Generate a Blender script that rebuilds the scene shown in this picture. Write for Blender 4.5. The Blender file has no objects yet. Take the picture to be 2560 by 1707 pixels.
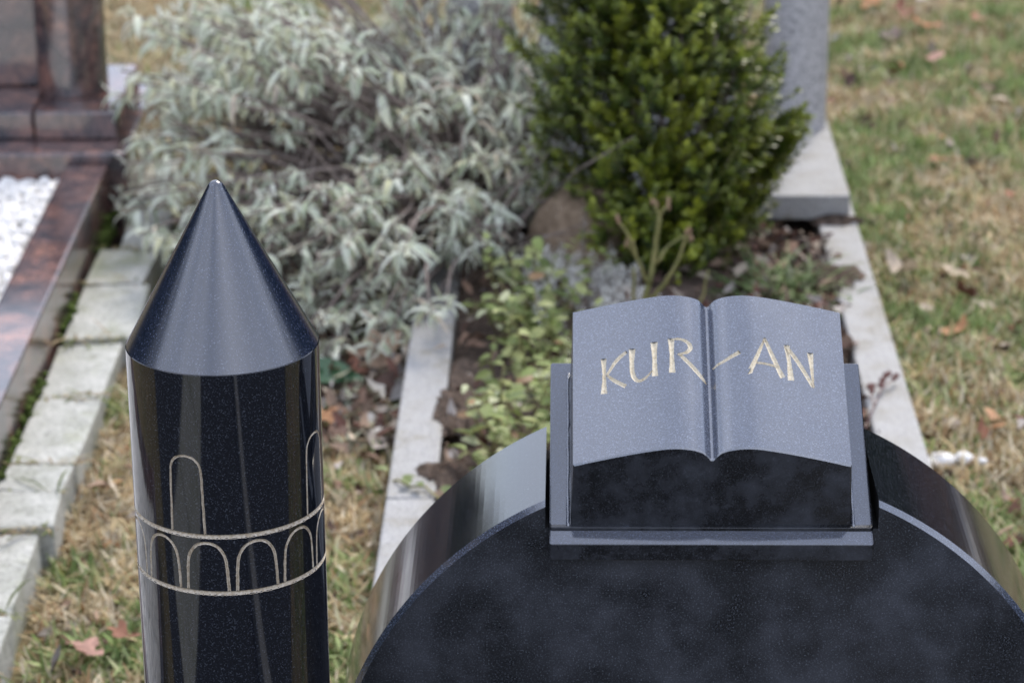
import bpy, bmesh, math, random
import numpy as np
from mathutils import Vector, Matrix, Euler

random.seed(11)
rng = np.random.default_rng(11)
R = math.radians
scene = bpy.context.scene
COL = scene.collection

# ------------------------------------------------------------------ camera
PITCH, ROLL = 20.44, 0.35
cam_d = bpy.data.cameras.new('camera')
cam_d.sensor_width = 36.0
cam_d.lens = 100.0
cam_d.clip_start, cam_d.clip_end = 0.05, 400.0
cam_d.dof.use_dof = True
cam_d.dof.focus_distance = 2.50
cam_d.dof.aperture_fstop = 8.4
cam_d.dof.aperture_blades = 8
cam = bpy.data.objects.new('camera', cam_d)
COL.objects.link(cam)
cam.matrix_world = (Matrix.Translation((0, 0, 1.7)) @ Matrix.Rotation(R(90 - PITCH), 4, 'X')
                    @ Matrix.Rotation(R(-ROLL), 4, 'Z'))
scene.camera = cam

# ------------------------------------------------------------------ world
SUN_EL, SUN_AZ = 48.0, 24.0          # azimuth measured from +Y towards +X
world = bpy.data.worlds.new('World')
scene.world = world
world.use_nodes = True
wn, wl = world.node_tree.nodes, world.node_tree.links
wn.clear()
w_out = wn.new('ShaderNodeOutputWorld')
w_bg = wn.new('ShaderNodeBackground')
w_sky = wn.new('ShaderNodeTexSky')
w_sky.sky_type = 'NISHITA'
w_sky.sun_disc = False
w_sky.sun_elevation = R(SUN_EL)
w_sky.sun_rotation = R(SUN_AZ)
w_sky.air_density, w_sky.dust_density, w_sky.ozone_density = 1.0, 0.8, 1.0
w_tc = wn.new('ShaderNodeTexCoord')
w_noise = wn.new('ShaderNodeTexNoise')
w_noise.inputs['Scale'].default_value = 1.7
w_noise.inputs['Detail'].default_value = 2.5
w_noise.inputs['Roughness'].default_value = 0.55
w_ramp = wn.new('ShaderNodeValToRGB')
w_ramp.color_ramp.elements[0].position = 0.36
w_ramp.color_ramp.elements[0].color = (0.36, 0.36, 0.36, 1)
w_ramp.color_ramp.elements[1].position = 0.66
w_ramp.color_ramp.elements[1].color = (0.90, 0.90, 0.90, 1)
w_mix = wn.new('ShaderNodeMix')
w_mix.data_type = 'RGBA'
w_mix.inputs[7].default_value = (8.9, 9.5, 11.3, 1)   # thin bright cloud
wl.new(w_tc.outputs['Generated'], w_noise.inputs['Vector'])
wl.new(w_noise.outputs[0], w_ramp.inputs[0])
wl.new(w_ramp.outputs[0], w_mix.inputs[0])
wl.new(w_sky.outputs[0], w_mix.inputs[6])
wl.new(w_mix.outputs[2], w_bg.inputs[0])
w_bg.inputs[1].default_value = 0.10
wl.new(w_bg.outputs[0], w_out.inputs[0])

# ------------------------------------------------------------------ sun (veiled by cloud)
sun_d = bpy.data.lights.new('sun', 'SUN')
sun_d.energy = 1.5
sun_d.angle = R(16)
sun_d.color = (1.0, 0.92, 0.80)
sun = bpy.data.objects.new('sun', sun_d)
COL.objects.link(sun)
sd = Vector((math.sin(R(SUN_AZ)) * math.cos(R(SUN_EL)), math.cos(R(SUN_AZ)) * math.cos(R(SUN_EL)), math.sin(R(SUN_EL))))
sun.rotation_euler = (-sd).to_track_quat('-Z', 'Y').to_euler()
sun.location = sd * 20

scene.view_settings.view_transform = 'Standard'
scene.view_settings.look = 'None'
scene.view_settings.exposure = 1.12
scene.view_settings.gamma = 1.0
scene.view_settings.use_curve_mapping = False
scene.render.engine = 'CYCLES'
scene.cycles.use_denoising = True
scene.cycles.max_bounces = 6
scene.cycles.sample_clamp_indirect = 6.0


# ------------------------------------------------------------------ helpers
def tag(o, label=None, cat=None, group=None, kind=None):
    if label: o['label'] = label
    if cat: o['category'] = cat
    if group: o['group'] = group
    if kind: o['kind'] = kind
    return o


def empty(name, loc=(0, 0, 0), rz=0.0):
    o = bpy.data.objects.new(name, None)
    o.empty_display_size = 0.05
    o.location = loc
    o.rotation_euler = (0, 0, rz)
    COL.objects.link(o)
    return o


def link(name, mesh, mat=None, parent=None):
    o = bpy.data.objects.new(name, mesh)
    if mat is not None and len(mesh.materials) == 0:
        mesh.materials.append(mat)
    COL.objects.link(o)
    if parent is not None:
        o.parent = parent
    return o


def mesh_py(name, verts, faces, smooth=False):
    m = bpy.data.meshes.new(name)
    m.from_pydata([tuple(v) for v in verts], [], faces)
    m.validate()
    if smooth:
        m.polygons.foreach_set('use_smooth', [True] * len(m.polygons))
    m.update()
    return m


def mesh_np(name, V, Q=None, T=None, col=None, smooth=False):
    """V (n,3); Q (k,4) quads; T (k,3) triangles; col (n,3) point colours."""
    m = bpy.data.meshes.new(name)
    nq = 0 if Q is None else len(Q)
    nt = 0 if T is None else len(T)
    m.vertices.add(len(V))
    m.vertices.foreach_set('co', np.asarray(V, np.float32).ravel())
    loops = []
    if nq: loops.append(np.asarray(Q, np.int32).ravel())
    if nt: loops.append(np.asarray(T, np.int32).ravel())
    loops = np.concatenate(loops)
    m.loops.add(len(loops))
    m.loops.foreach_set('vertex_index', loops)
    m.polygons.add(nq + nt)
    start = np.concatenate([np.arange(nq) * 4, nq * 4 + np.arange(nt) * 3]).astype(np.int32)
    m.polygons.foreach_set('loop_start', start)
    if smooth:
        m.polygons.foreach_set('use_smooth', np.ones(nq + nt, bool))
    m.update(calc_edges=True)
    if col is not None:
        a = m.color_attributes.new('tint', 'FLOAT_COLOR', 'POINT')
        c4 = np.ones((len(V), 4), np.float32)
        c4[:, :3] = col
        a.data.foreach_set('color', c4.ravel())
    return m


def box_mesh(name, x0, x1, y0, y1, z0, z1, bev=0.004, seg=2, jitter=0.0):
    bm = bmesh.new()
    bmesh.ops.create_cube(bm, size=1.0)
    for v in bm.verts:
        v.co = Vector((x0 + (v.co.x + .5) * (x1 - x0), y0 + (v.co.y + .5) * (y1 - y0), z0 + (v.co.z + .5) * (z1 - z0)))
        if jitter:
            v.co += Vector((random.uniform(-1, 1), random.uniform(-1, 1), random.uniform(-.6, .6))) * jitter
    if bev:
        bmesh.ops.bevel(bm, geom=bm.edges[:], offset=bev, segments=seg, affect='EDGES', profile=0.6)
    m = bpy.data.meshes.new(name)
    bm.to_mesh(m)
    bm.free()
    return m


def prism_mesh(name, loops, axis_pts=None, smooth=False):
    """Closed prism through a list of loops (equal number of points each), capped."""
    n = len(loops[0])
    V = [p for lp in loops for p in lp]
    F = []
    for k in range(len(loops) - 1):
        for i in range(n):
            j = (i + 1) % n
            F.append((k * n + i, k * n + j, (k + 1) * n + j, (k + 1) * n + i))
    F.append(tuple(range(n - 1, -1, -1)))
    F.append(tuple((len(loops) - 1) * n + i for i in range(n)))
    m = mesh_py(name, V, F, smooth)
    fix_normals(m)
    return m


def fix_normals(m):
    bm = bmesh.new()
    bm.from_mesh(m)
    bmesh.ops.recalc_face_normals(bm, faces=bm.faces[:])
    bm.to_mesh(m)
    bm.free()


def lathe_mesh(name, prof, seg=96, smooth=False, cap=True):
    V, F = [], []
    rows = []
    for r, z in prof:
        if r < 1e-6:
            rows.append([len(V)])
            V.append((0, 0, z))
        else:
            rows.append(list(range(len(V), len(V) + seg)))
            V += [(r * math.cos(2 * math.pi * i / seg), r * math.sin(2 * math.pi * i / seg), z) for i in range(seg)]
    for a, b in zip(rows[:-1], rows[1:]):
        for i in range(seg):
            j = (i + 1) % seg
            if len(a) == 1: F.append((a[0], b[j], b[i]))
            elif len(b) == 1: F.append((a[i], a[j], b[0]))
            else: F.append((a[i], a[j], b[j], b[i]))
    if cap and len(rows[0]) > 1: F.append(tuple(reversed(rows[0])))
    if cap and len(rows[-1]) > 1: F.append(tuple(rows[-1]))
    m = mesh_py(name, V, F, smooth)
    fix_normals(m)
    return m


def tube_mesh(name, paths, sides=6, smooth=True):
    """paths: list of [(point, radius), ...]"""
    V, F = [], []
    for path in paths:
        rows = []
        for k, (p, r) in enumerate(path):
            p = Vector(p)
            a = Vector(path[max(k - 1, 0)][0]); b = Vector(path[min(k + 1, len(path) - 1)][0])
            t = (b - a).normalized() if (b - a).length > 1e-9 else Vector((0, 0, 1))
            u = t.cross(Vector((0.31, 0.2, 0.93)))
            if u.length < 1e-3: u = t.cross(Vector((1, 0, 0)))
            u.normalize(); w = t.cross(u)
            rows.append(list(range(len(V), len(V) + sides)))
            V += [p + (u * math.cos(2 * math.pi * i / sides) + w * math.sin(2 * math.pi * i / sides)) * r for i in range(sides)]
        for a, b in zip(rows[:-1], rows[1:]):
            for i in range(sides):
                j = (i + 1) % sides
                F.append((a[i], a[j], b[j], b[i]))
        F.append(tuple(reversed(rows[0]))); F.append(tuple(rows[-1]))
    return mesh_py(name, V, F, smooth)


def cut(o, cutter, self_x=True):
    """Carve the cutter mesh out of object o for good."""
    c = bpy.data.objects.new('cutter', cutter)
    COL.objects.link(c)
    c.matrix_world = o.matrix_world
    c.parent = o.parent
    c.location = o.location; c.rotation_euler = o.rotation_euler
    bpy.context.view_layer.update()
    md = o.modifiers.new('cut', 'BOOLEAN')
    md.operation = 'DIFFERENCE'; md.solver = 'EXACT'; md.use_self = self_x; md.object = c
    dg = bpy.context.evaluated_depsgraph_get()
    ev = o.evaluated_get(dg)
    m = bpy.data.meshes.new_from_object(ev)
    o.modifiers.clear()
    old = o.data
    o.data = m
    bpy.data.objects.remove(c)
    bpy.data.meshes.remove(cutter)
    if old.users == 0: bpy.data.meshes.remove(old)


# ------------------------------------------------------------------ materials
def nmat(name):
    m = bpy.data.materials.new(name)
    m.use_nodes = True
    nt = m.node_tree
    p = nt.nodes['Principled BSDF']
    return m, nt, p


def tex(nt, kind, scale, coord='Object', detail=3.0, rough=0.55, **kw):
    tc = nt.nodes.new('ShaderNodeTexCoord')
    t = nt.nodes.new('ShaderNodeTex' + kind)
    t.inputs['Scale'].default_value = scale
    if 'Detail' in t.inputs: t.inputs['Detail'].default_value = detail
    if 'Roughness' in t.inputs: t.inputs['Roughness'].default_value = rough
    for k, v in kw.items():
        if k in t.inputs: t.inputs[k].default_value = v
    nt.links.new(tc.outputs[coord], t.inputs['Vector'])
    return t


def ramp(nt, src, stops):
    r = nt.nodes.new('ShaderNodeValToRGB')
    e = r.color_ramp.elements
    while len(e) < len(stops): e.new(0.5)
    for k, (pos, c) in enumerate(stops):
        e[k].position = pos
        e[k].color = (c if isinstance(c, tuple) else (c, c, c)) + (1,)
    nt.links.new(src, r.inputs[0])
    return r.outputs[0]


def mix(nt, fac, a, b, mode='MIX'):
    m = nt.nodes.new('ShaderNodeMix')
    m.data_type = 'RGBA'; m.blend_type = mode
    for sock, v in ((m.inputs[0], fac), (m.inputs[6], a), (m.inputs[7], b)):
        if isinstance(v, (int, float)): sock.default_value = v
        elif isinstance(v, tuple): sock.default_value = v + (1,)
        else: nt.links.new(v, sock)
    return m.outputs[2]


def bump(nt, p, src, strength, dist):
    b = nt.nodes.new('ShaderNodeBump')
    b.inputs['Strength'].default_value = strength
    b.inputs['Distance'].default_value = dist
    nt.links.new(src, b.inputs['Height'])
    nt.links.new(b.outputs[0], p.inputs['Normal'])


def black_granite(name, rough, smudge=0.0, ior=1.6, fleck=0.11, body=(0.010, 0.011, 0.014), haze=0.0, patch=7):
    m, nt, p = nmat(name)
    f1 = tex(nt, 'Noise', 640, detail=2.5, rough=0.7)
    f2 = tex(nt, 'Voronoi', 360)
    f3 = tex(nt, 'Noise', patch, detail=5, rough=0.62)
    lo = tuple(c * 0.7 for c in body)
    hi = tuple(c * 1.35 for c in body)
    base = ramp(nt, f1.outputs[0], [(0.40, lo), (0.56, hi), (0.66, tuple(h + fleck * k for h, k in zip(hi, (.45, .5, .6)))), (0.80, tuple(h + fleck * k for h, k in zip(hi, (1.4, 1.5, 1.65))))])
    dots = ramp(nt, f2.outputs['Distance'], [(0.0, 1.0), (0.07, 1.0), (0.14, 0.0)])
    c = mix(nt, dots, base, tuple(h + fleck * k for h, k in zip(hi, (.8, .88, 1.0))), 'LIGHTEN')
    if haze:      # wiped dust film on the stone
        hz = ramp(nt, f3.outputs[0], [(0.42, 0.0), (0.70, haze)])
        c = mix(nt, hz, c, (0.095, 0.103, 0.128))
    nt.links.new(c, p.inputs['Base Color'])
    rr = ramp(nt, f3.outputs[0], [(0.35, rough), (0.68, min(1, rough + smudge))])
    nt.links.new(rr, p.inputs['Roughness'])
    p.inputs['IOR'].default_value = ior
    return m


def pale_granite(name, base=(0.325, 0.32, 0.317), dark=(0.20, 0.20, 0.205), scale=260, rough=0.6, stain=True):
    m, nt, p = nmat(name)
    f1 = tex(nt, 'Noise', scale, detail=3, rough=0.7)
    f2 = tex(nt, 'Noise', 14, detail=5, rough=0.65)
    c = ramp(nt, f1.outputs[0], [(0.36, dark), (0.5, base), (0.68, tuple(min(1, b * 1.18) for b in base))])
    if stain:
        s = ramp(nt, f2.outputs[0], [(0.38, (1, 1, 1)), (0.54, (0.92, 0.91, 0.88)), (0.66, (0.72, 0.68, 0.58)), (0.76, (0.48, 0.42, 0.34))])
        c = mix(nt, 1.0, c, s, 'MULTIPLY')
    nt.links.new(c, p.inputs['Base Color'])
    p.inputs['Roughness'].default_value = rough
    bump(nt, p, f1.outputs[0], 0.25, 0.002)
    return m


def red_granite(name, rough=0.14):
    m, nt, p = nmat(name)
    warp = tex(nt, 'Noise', 9, detail=4, rough=0.6, Distortion=1.2)
    f1 = tex(nt, 'Noise', 210, detail=3, rough=0.7)
    f2 = tex(nt, 'Noise', 30, detail=5, rough=0.7)
    a = ramp(nt, warp.outputs[0], [(0.36, (0.055, 0.054, 0.066)), (0.46, (0.12, 0.084, 0.086)), (0.56, (0.19, 0.112, 0.10)), (0.68, (0.26, 0.14, 0.11))])
    b = ramp(nt, f2.outputs[0], [(0.36, (0.35, 0.36, 0.42)), (0.55, (1, 0.96, 0.92)), (0.7, (1.5, 1.25, 1.1))])
    c = mix(nt, 1.0, a, b, 'MULTIPLY')
    s = ramp(nt, f1.outputs[0], [(0.35, 0.55), (0.6, 1.0), (0.75, 1.6)])
    c = mix(nt, 1.0, c, s, 'MULTIPLY')
    nt.links.new(c, p.inputs['Base Color'])
    p.inputs['Roughness'].default_value = rough
    p.inputs['IOR'].default_value = 1.95
    return m


def plain_noise(name, a, b, scale, rough=0.85, bumpd=0.0, detail=5, spec=0.3, mid=None, coord='Object'):
    m, nt, p = nmat(name)
    f = tex(nt, 'Noise', scale, detail=detail, rough=0.65, coord=coord)
    stops = [(0.33, a), (0.68, b)] if mid is None else [(0.33, a), (0.5, mid), (0.68, b)]
    nt.links.new(ramp(nt, f.outputs[0], stops), p.inputs['Base Color'])
    p.inputs['Roughness'].default_value = rough
    p.inputs['Specular IOR Level'].default_value = spec
    if bumpd: bump(nt, p, f.outputs[0], 0.8, bumpd)
    return m


def tinted(name, rough=0.6, spec=0.3, trans=0.0, mottled=0.0, scale=60):
    """Colour comes from the mesh's own per-piece tint."""
    m, nt, p = nmat(name)
    a = nt.nodes.new('ShaderNodeAttribute')
    a.attribute_name = 'tint'
    c = a.outputs['Color']
    if mottled:
        f = tex(nt, 'Noise', scale, detail=4)
        c = mix(nt, 1.0, c, ramp(nt, f.outputs[0], [(0.3, 1 - mottled), (0.7, 1 + mottled)]), 'MULTIPLY')
    nt.links.new(c, p.inputs['Base Color'])
    p.inputs['Roughness'].default_value = rough
    p.inputs['Specular IOR Level'].default_value = spec
    if trans:
        t = nt.nodes.new('ShaderNodeBsdfTranslucent')
        nt.links.new(c, t.inputs[0])
        ms = nt.nodes.new('ShaderNodeMixShader')
        ms.inputs[0].default_value = trans
        nt.links.new(p.outputs[0], ms.inputs[1]); nt.links.new(t.outputs[0], ms.inputs[2])
        nt.links.new(ms.outputs[0], nt.nodes['Material Output'].inputs[0])
    return m


M = {}
M['polish'] = black_granite('black_granite_polished', 0.04, 0.03, ior=1.6, fleck=0.07, body=(0.0035, 0.0045, 0.008))
M['sky_lit'] = black_granite('black_granite_satin_sky_lit', 0.13, 0.08, ior=2.4, fleck=0.17, body=(0.036, 0.044, 0.068), patch=11)  # satin stone with the sky's bluish brightness put into its colour
M['rim'] = black_granite('black_granite_rim', 0.085, 0.05, ior=1.65, fleck=0.10, body=(0.004, 0.005, 0.008))
M['plate'] = black_granite('black_granite_plate', 0.055, 0.03, ior=2.2, fleck=0.08, body=(0.022, 0.028, 0.048))
M['end'] = black_granite('black_granite_shaded_end', 0.22, 0.12, ior=1.5, fleck=0.05, body=(0.005, 0.0055, 0.007), haze=0.36, patch=24)  # same stone in a darker copy, shade of the upright faces in its colour
M['face'] = black_granite('black_granite_brushed_face', 0.26, 0.20, ior=1.5, fleck=0.19, body=(0.0092, 0.0102, 0.0128), haze=0.46, patch=13)
M['gap_shade'] = plain_noise('unpolished_gap_shade', (0.004, 0.004, 0.005), (0.012, 0.012, 0.013), 200, 0.95, spec=0.1)  # unpolished notch stone, shade of the deep gap put into its colour
M['carve'] = plain_noise('carved_bare_stone', (0.34, 0.26, 0.17), (0.62, 0.56, 0.47), 420, 0.9, 0.0006)
M['letter'] = plain_noise('carved_letter_stone', (0.44, 0.37, 0.25), (0.70, 0.64, 0.52), 420, 0.9, 0.0005)
M['kerb'] = pale_granite('pale_grey_granite')
M['pillar'] = pale_granite('blue_grey_granite', (0.45, 0.44, 0.45), (0.20, 0.197, 0.21), 150, 0.4, False)
M['paver'] = plain_noise('weathered_concrete', (0.31, 0.315, 0.27), (0.49, 0.485, 0.45), 22, 0.9, 0.004, mid=(0.40, 0.40, 0.365))
_nt = M['paver'].node_tree
_p = _nt.nodes['Principled BSDF']
_src = _p.inputs['Base Color'].links[0].from_socket
_m1 = tex(_nt, 'Noise', 7, detail=6, rough=0.7)
_m2 = tex(_nt, 'Noise', 150, detail=3, rough=0.7)
_c = mix(_nt, ramp(_nt, _m1.outputs[0], [(0.50, 0.0), (0.72, 0.75)]), _src, (0.24, 0.26, 0.13))       # thin algae film
_c = mix(_nt, 1.0, _c, ramp(_nt, _m2.outputs[0], [(0.33, 0.62), (0.5, 1.0), (0.7, 1.1)]), 'MULTIPLY')
_nt.links.new(_c, _p.inputs['Base Color'])
M['red'] = red_granite('red_black_granite')
M['soil'] = plain_noise('dark_soil', (0.045, 0.032, 0.024), (0.18, 0.13, 0.10), 70, 0.95, 0.012, detail=8)
M['earth'] = plain_noise('lawn_earth', (0.10, 0.075, 0.04), (0.26, 0.20, 0.11), 16, 0.95, 0.01, detail=8, mid=(0.17, 0.14, 0.07))
M['grass'] = tinted('grass_blades', 0.65, 0.25, 0.25)
M['sage'] = tinted('sage_leaf', 0.85, 0.2, 0.35)
M['box'] = tinted('box_leaf', 0.33, 0.45, 0.15)
M['leaf'] = tinted('fresh_leaf', 0.5, 0.35, 0.25)
M['dead'] = tinted('dead_leaf', 0.7, 0.25, 0.15, 0.3, 90)
M['litter'] = tinted('bark_and_leaf_litter', 0.85, 0.2)
M['pebble'] = tinted('white_pebble', 0.5, 0.4, 0.0, 0.08, 120)
M['wood'] = plain_noise('grey_brown_bark', (0.09, 0.068, 0.058), (0.32, 0.265, 0.235), 60, 0.9, 0.002)
M['rose'] = plain_noise('rose_cane_bark', (0.14, 0.15, 0.05), (0.30, 0.26, 0.11), 30, 0.6)
M['bud'] = plain_noise('rose_bud_tip', (0.22, 0.13, 0.08), (0.34, 0.25, 0.16), 80, 0.7)
M['rock'] = plain_noise('brown_sandstone', (0.15, 0.105, 0.07), (0.36, 0.27, 0.19), 45, 0.95, 0.006, detail=8)
M['quartz'] = plain_noise('white_quartz', (0.62, 0.61, 0.59), (0.85, 0.84, 0.82), 40, 0.5, 0.002)
M['redstem'] = plain_noise('dry_red_stem', (0.10, 0.045, 0.04), (0.20, 0.10, 0.085), 80, 0.8)
M['bark'] = plain_noise('tree_bark', (0.05, 0.04, 0.03), (0.14, 0.115, 0.09), 9, 0.95, 0.02)
M['mirror_ground'] = plain_noise('dark_mirror_ground', (0.030, 0.032, 0.037), (0.062, 0.066, 0.076), 120, 0.9, 0.003)
M['needle'] = tinted('conifer_needles', 0.8, 0.1)
M['moss'] = tinted('moss', 0.9, 0.1)

# ------------------------------------------------------------------ the grave's own frame
GA = R(-1.19)
GO = Vector((0.1875, 2.45, 0.0))


def G(x, y, z=0.0):
    """grave frame -> world"""
    return Vector((GO.x + x * math.cos(GA) - y * math.sin(GA), GO.y + x * math.sin(GA) + y * math.cos(GA), z))


def grave_empty(name, x=0.0, y=0.0, z=0.0):
    return empty(name, G(x, y, z), GA)


# ------------------------------------------------------------------ ground
def fbm(x, y, seed=0, octs=4, f0=1.0):
    out = np.zeros_like(x); amp = 1.0; r = np.random.default_rng(seed)
    for o in range(octs):
        for k in range(3):
            a = r.uniform(0, 2 * math.pi); ph = r.uniform(0, 6.28); f = f0 * 2 ** o * r.uniform(.8, 1.25)
            out += amp * np.sin((x * math.cos(a) + y * math.sin(a)) * f * 2 * math.pi + ph) / 3
        amp *= 0.55
    return out


def ground_z(x, y):
    return 0.006 * fbm(np.asarray(x, float), np.asarray(y, float), 3, 3, 0.6)


def ground():
    xs = np.unique(np.concatenate([np.linspace(-120, -3, 14), np.linspace(-3, 3, 61), np.linspace(3, 120, 14)]))
    ys = np.unique(np.concatenate([np.linspace(-120, -1, 14), np.linspace(-1, 9, 101), np.linspace(9, 160, 16)]))
    X, Y = np.meshgrid(xs, ys)
    near = np.exp(-((np.maximum(abs(X) - 3, 0)) ** 2 + (np.maximum(abs(Y - 4) - 5, 0)) ** 2))
    Z = ground_z(X, Y) * near - 0.010
    nx, ny = len(xs), len(ys)
    idx = np.arange(nx * ny).reshape(ny, nx)
    Q = np.stack([idx[:-1, :-1], idx[:-1, 1:], idx[1:, 1:], idx[1:, :-1]], -1).reshape(-1, 4)
    o = link('ground', mesh_np('ground', np.stack([X, Y, Z], -1).reshape(-1, 3), Q, smooth=True), M['earth'])
    tag(o, kind='structure')


ground()


# ------------------------------------------------------------------ black headstone with the arch
ARCH_R, ARCH_Z, ARCH_T = 0.37, 0.290, 0.190
NOTCH_W, NOTCH_Z = 0.3135, 0.598


def headstone():
    root = grave_empty('headstone')
    tag(root, 'black polished granite headstone with broad rounded arch top, notched under the stone book', 'headstone')
    n = 180

    def outline(inset):
        r = ARCH_R - inset
        pts = [(-r, 0.0)]
        for i in range(n + 1):
            a = math.pi - math.pi * i / n
            pts.append((r * math.cos(a), ARCH_Z + r * math.sin(a)))
        pts.append((r, 0.0))
        return pts
    ch = 0.0050
    loops = []
    for inset, y in ((ch, 0.0), (0.0, ch * 0.9), (0.0, ARCH_T - 0.003), (0.003, ARCH_T)):
        loops.append([(x, y, z) for x, z in outline(inset)])
    slab = link('slab', prism_mesh('arch_slab', loops), None, root)
    slab.data.materials.append(M['face']); slab.data.materials.append(M['rim'])
    slab.data.materials.append(M['sky_lit']); slab.data.materials.append(M['gap_shade'])
    # the notch that takes the book plate
    cut(slab, box_mesh('notch', -NOTCH_W / 2 - .0005, NOTCH_W / 2 - .0005, -0.1, 0.4, NOTCH_Z, 1.2, 0), False)
    m = slab.data
    for p in m.polygons:
        nrm, c = p.normal, p.center
        if abs(nrm.y) > 0.98: p.material_index = 0
        elif abs(nrm.y) > 0.2: p.material_index = 2
        else: p.material_index = 1
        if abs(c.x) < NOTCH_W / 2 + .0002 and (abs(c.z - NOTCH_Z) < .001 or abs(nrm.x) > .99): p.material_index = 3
        p.use_smooth = False
    base = link('base', box_mesh('headstone_base', -0.392, 0.392, -0.03, 0.23, -0.05, 0.085, 0.004), M['polish'], root)
    return root


headstone()


# ------------------------------------------------------------------ stone book on its sloping plate
BOOK_A = R(30)
BP = Vector((-0.0012, -0.015, 0.588))        # front edge of the plate top, grave frame


def slope(x, s, n):
    """plate frame (across, up the slope, off the slope) -> grave frame"""
    return Vector((BP.x + x, BP.y + s * math.cos(BOOK_A) - n * math.sin(BOOK_A), BP.z + s * math.sin(BOOK_A) + n * math.cos(BOOK_A)))


def page_profile(x):
    """height of the open pages over the outer page edge"""
    u = abs(x)
    # gently rising page, rounded crest, plunge into the gutter
    pts = [(0.0, 0.0052), (0.0012, 0.0054), (0.0022, 0.0062), (0.0050, 0.0092), (0.0082, 0.0118), (0.0115, 0.0132), (0.018, 0.0149), (0.026, 0.0159), (0.034, 0.0163), (0.044, 0.0158), (0.058, 0.0139), (0.075, 0.0111), (0.095, 0.0073), (0.115, 0.0032), (0.1305, 0.0)]
    xs = [p[0] for p in pts]; ys = [p[1] for p in pts]
    # Catmull-Rom through the points
    for i in range(len(pts) - 1):
        if u <= xs[i + 1] or i == len(pts) - 2:
            h = xs[i + 1] - xs[i]; t = min(max((u - xs[i]) / h, 0), 1)
            def tan(k):
                if k <= 0: return (ys[1] - ys[0]) / (xs[1] - xs[0])
                if k >= len(pts) - 1: return (ys[-1] - ys[-2]) / (xs[-1] - xs[-2])
                return (ys[k + 1] - ys[k - 1]) / (xs[k + 1] - xs[k - 1])
            m0, m1 = tan(i) * h, tan(i + 1) * h
            return (2 * t**3 - 3 * t**2 + 1) * ys[i] + (t**3 - 2 * t**2 + t) * m0 + (-2 * t**3 + 3 * t**2) * ys[i + 1] + (t**3 - t**2) * m1
    return 0.0


PAGE_N, PAGE_W = 0.058, 0.1300


def page_point(x, s, lift=0.0):
    return slope(x, s, PAGE_N + page_profile(x) + lift)


STROKES = {
    'k': [[(-0.1006, 0.1723, 0.0053), (-0.1001, 0.1513, 0.0033), (-0.1004, 0.1293, 0.006)], [(-0.0784, 0.1776, 0.0036), (-0.088, 0.1683, 0.0037), (-0.0976, 0.1517, 0.0023)], [(-0.0976, 0.1517, 0.0023), (-0.09, 0.1434, 0.0037), (-0.0796, 0.1354, 0.0045)]],
    'u': [[(-0.0731, 0.1804, 0.0063), (-0.0736, 0.1649, 0.0043), (-0.0734, 0.1524, 0.0042), (-0.0716, 0.1446, 0.0043), (-0.068, 0.1403, 0.0037), (-0.0617, 0.1423, 0.0027), (-0.0542, 0.1513, 0.0013)], [(-0.0521, 0.1861, 0.0067), (-0.052, 0.1649, 0.0043), (-0.0519, 0.1442, 0.0057)]],
    'r': [[(-0.0358, 0.1893, 0.006), (-0.0354, 0.1672, 0.004), (-0.0355, 0.1473, 0.0063)], [(-0.0352, 0.1882, 0.0024), (-0.0268, 0.1887, 0.0030), (-0.0199, 0.1855, 0.004), (-0.0174, 0.1791, 0.0045), (-0.0211, 0.1731, 0.0033), (-0.0303, 0.1693, 0.0015)], [(-0.029, 0.1713, 0.0027), (-0.0196, 0.1604, 0.0043), (-0.0078, 0.1458, 0.004), (-0.0031, 0.1402, 0.001)]],
    'hyphen': [[(0.0036, 0.158, 0.0024), (0.0174, 0.165, 0.0034), (0.0296, 0.1732, 0.0046)]],
    'a': [[(0.0547, 0.192, 0.0019), (0.0465, 0.1696, 0.0037), (0.0393, 0.1515, 0.005), (0.0378, 0.1495, 0.0087)], [(0.0539, 0.1913, 0.003), (0.0606, 0.1708, 0.0043), (0.0675, 0.1504, 0.005), (0.0699, 0.1448, 0.0057)], [(0.0449, 0.1603, 0.0029), (0.054, 0.1597, 0.0027), (0.0644, 0.1574, 0.0031)]],
    'n': [[(0.0752, 0.1856, 0.0057), (0.0767, 0.1651, 0.004), (0.0775, 0.1424, 0.0063)], [(0.0745, 0.1852, 0.0033), (0.0858, 0.1651, 0.0043), (0.0987, 0.1377, 0.0037)], [(0.0978, 0.1795, 0.0057), (0.0982, 0.1606, 0.0037), (0.0989, 0.1364, 0.0015)]],
}


def refine(st, step=0.0022):
    """smooth resample of a stroke's (x, s, width) points"""
    P = [np.array(p) for p in st]
    out = []
    for i in range(len(P) - 1):
        p0 = P[max(i - 1, 0)]; p1 = P[i]; p2 = P[i + 1]; p3 = P[min(i + 2, len(P) - 1)]
        k = max(2, int(np.linalg.norm((p2 - p1)[:2]) / step))
        for j in range(k):
            t = j / k
            out.append(0.5 * ((2 * p1) + (-p0 + p2) * t + (2 * p0 - 5 * p1 + 4 * p2 - p3) * t * t + (-p0 + 3 * p1 - 3 * p2 + p3) * t**3))
    out.append(P[-1])
    return out


def stroke_edges(st, rough=0.00018):
    pts = refine(st)
    L, C, Rr = [], [], []
    for i, p in enumerate(pts):
        a = pts[max(i - 1, 0)][:2]; b = pts[min(i + 1, len(pts) - 1)][:2]
        t = (b - a) / (np.linalg.norm(b - a) + 1e-12)
        nrm = np.array([-t[1], t[0]]); w = max(p[2] * 1.02, 0.0009) / 2
        L.append(p[:2] + nrm * (w + random.uniform(-rough, rough)))
        Rr.append(p[:2] - nrm * (w + random.uniform(-rough, rough)))
        C.append(p[:2])
    return L, C, Rr


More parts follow.
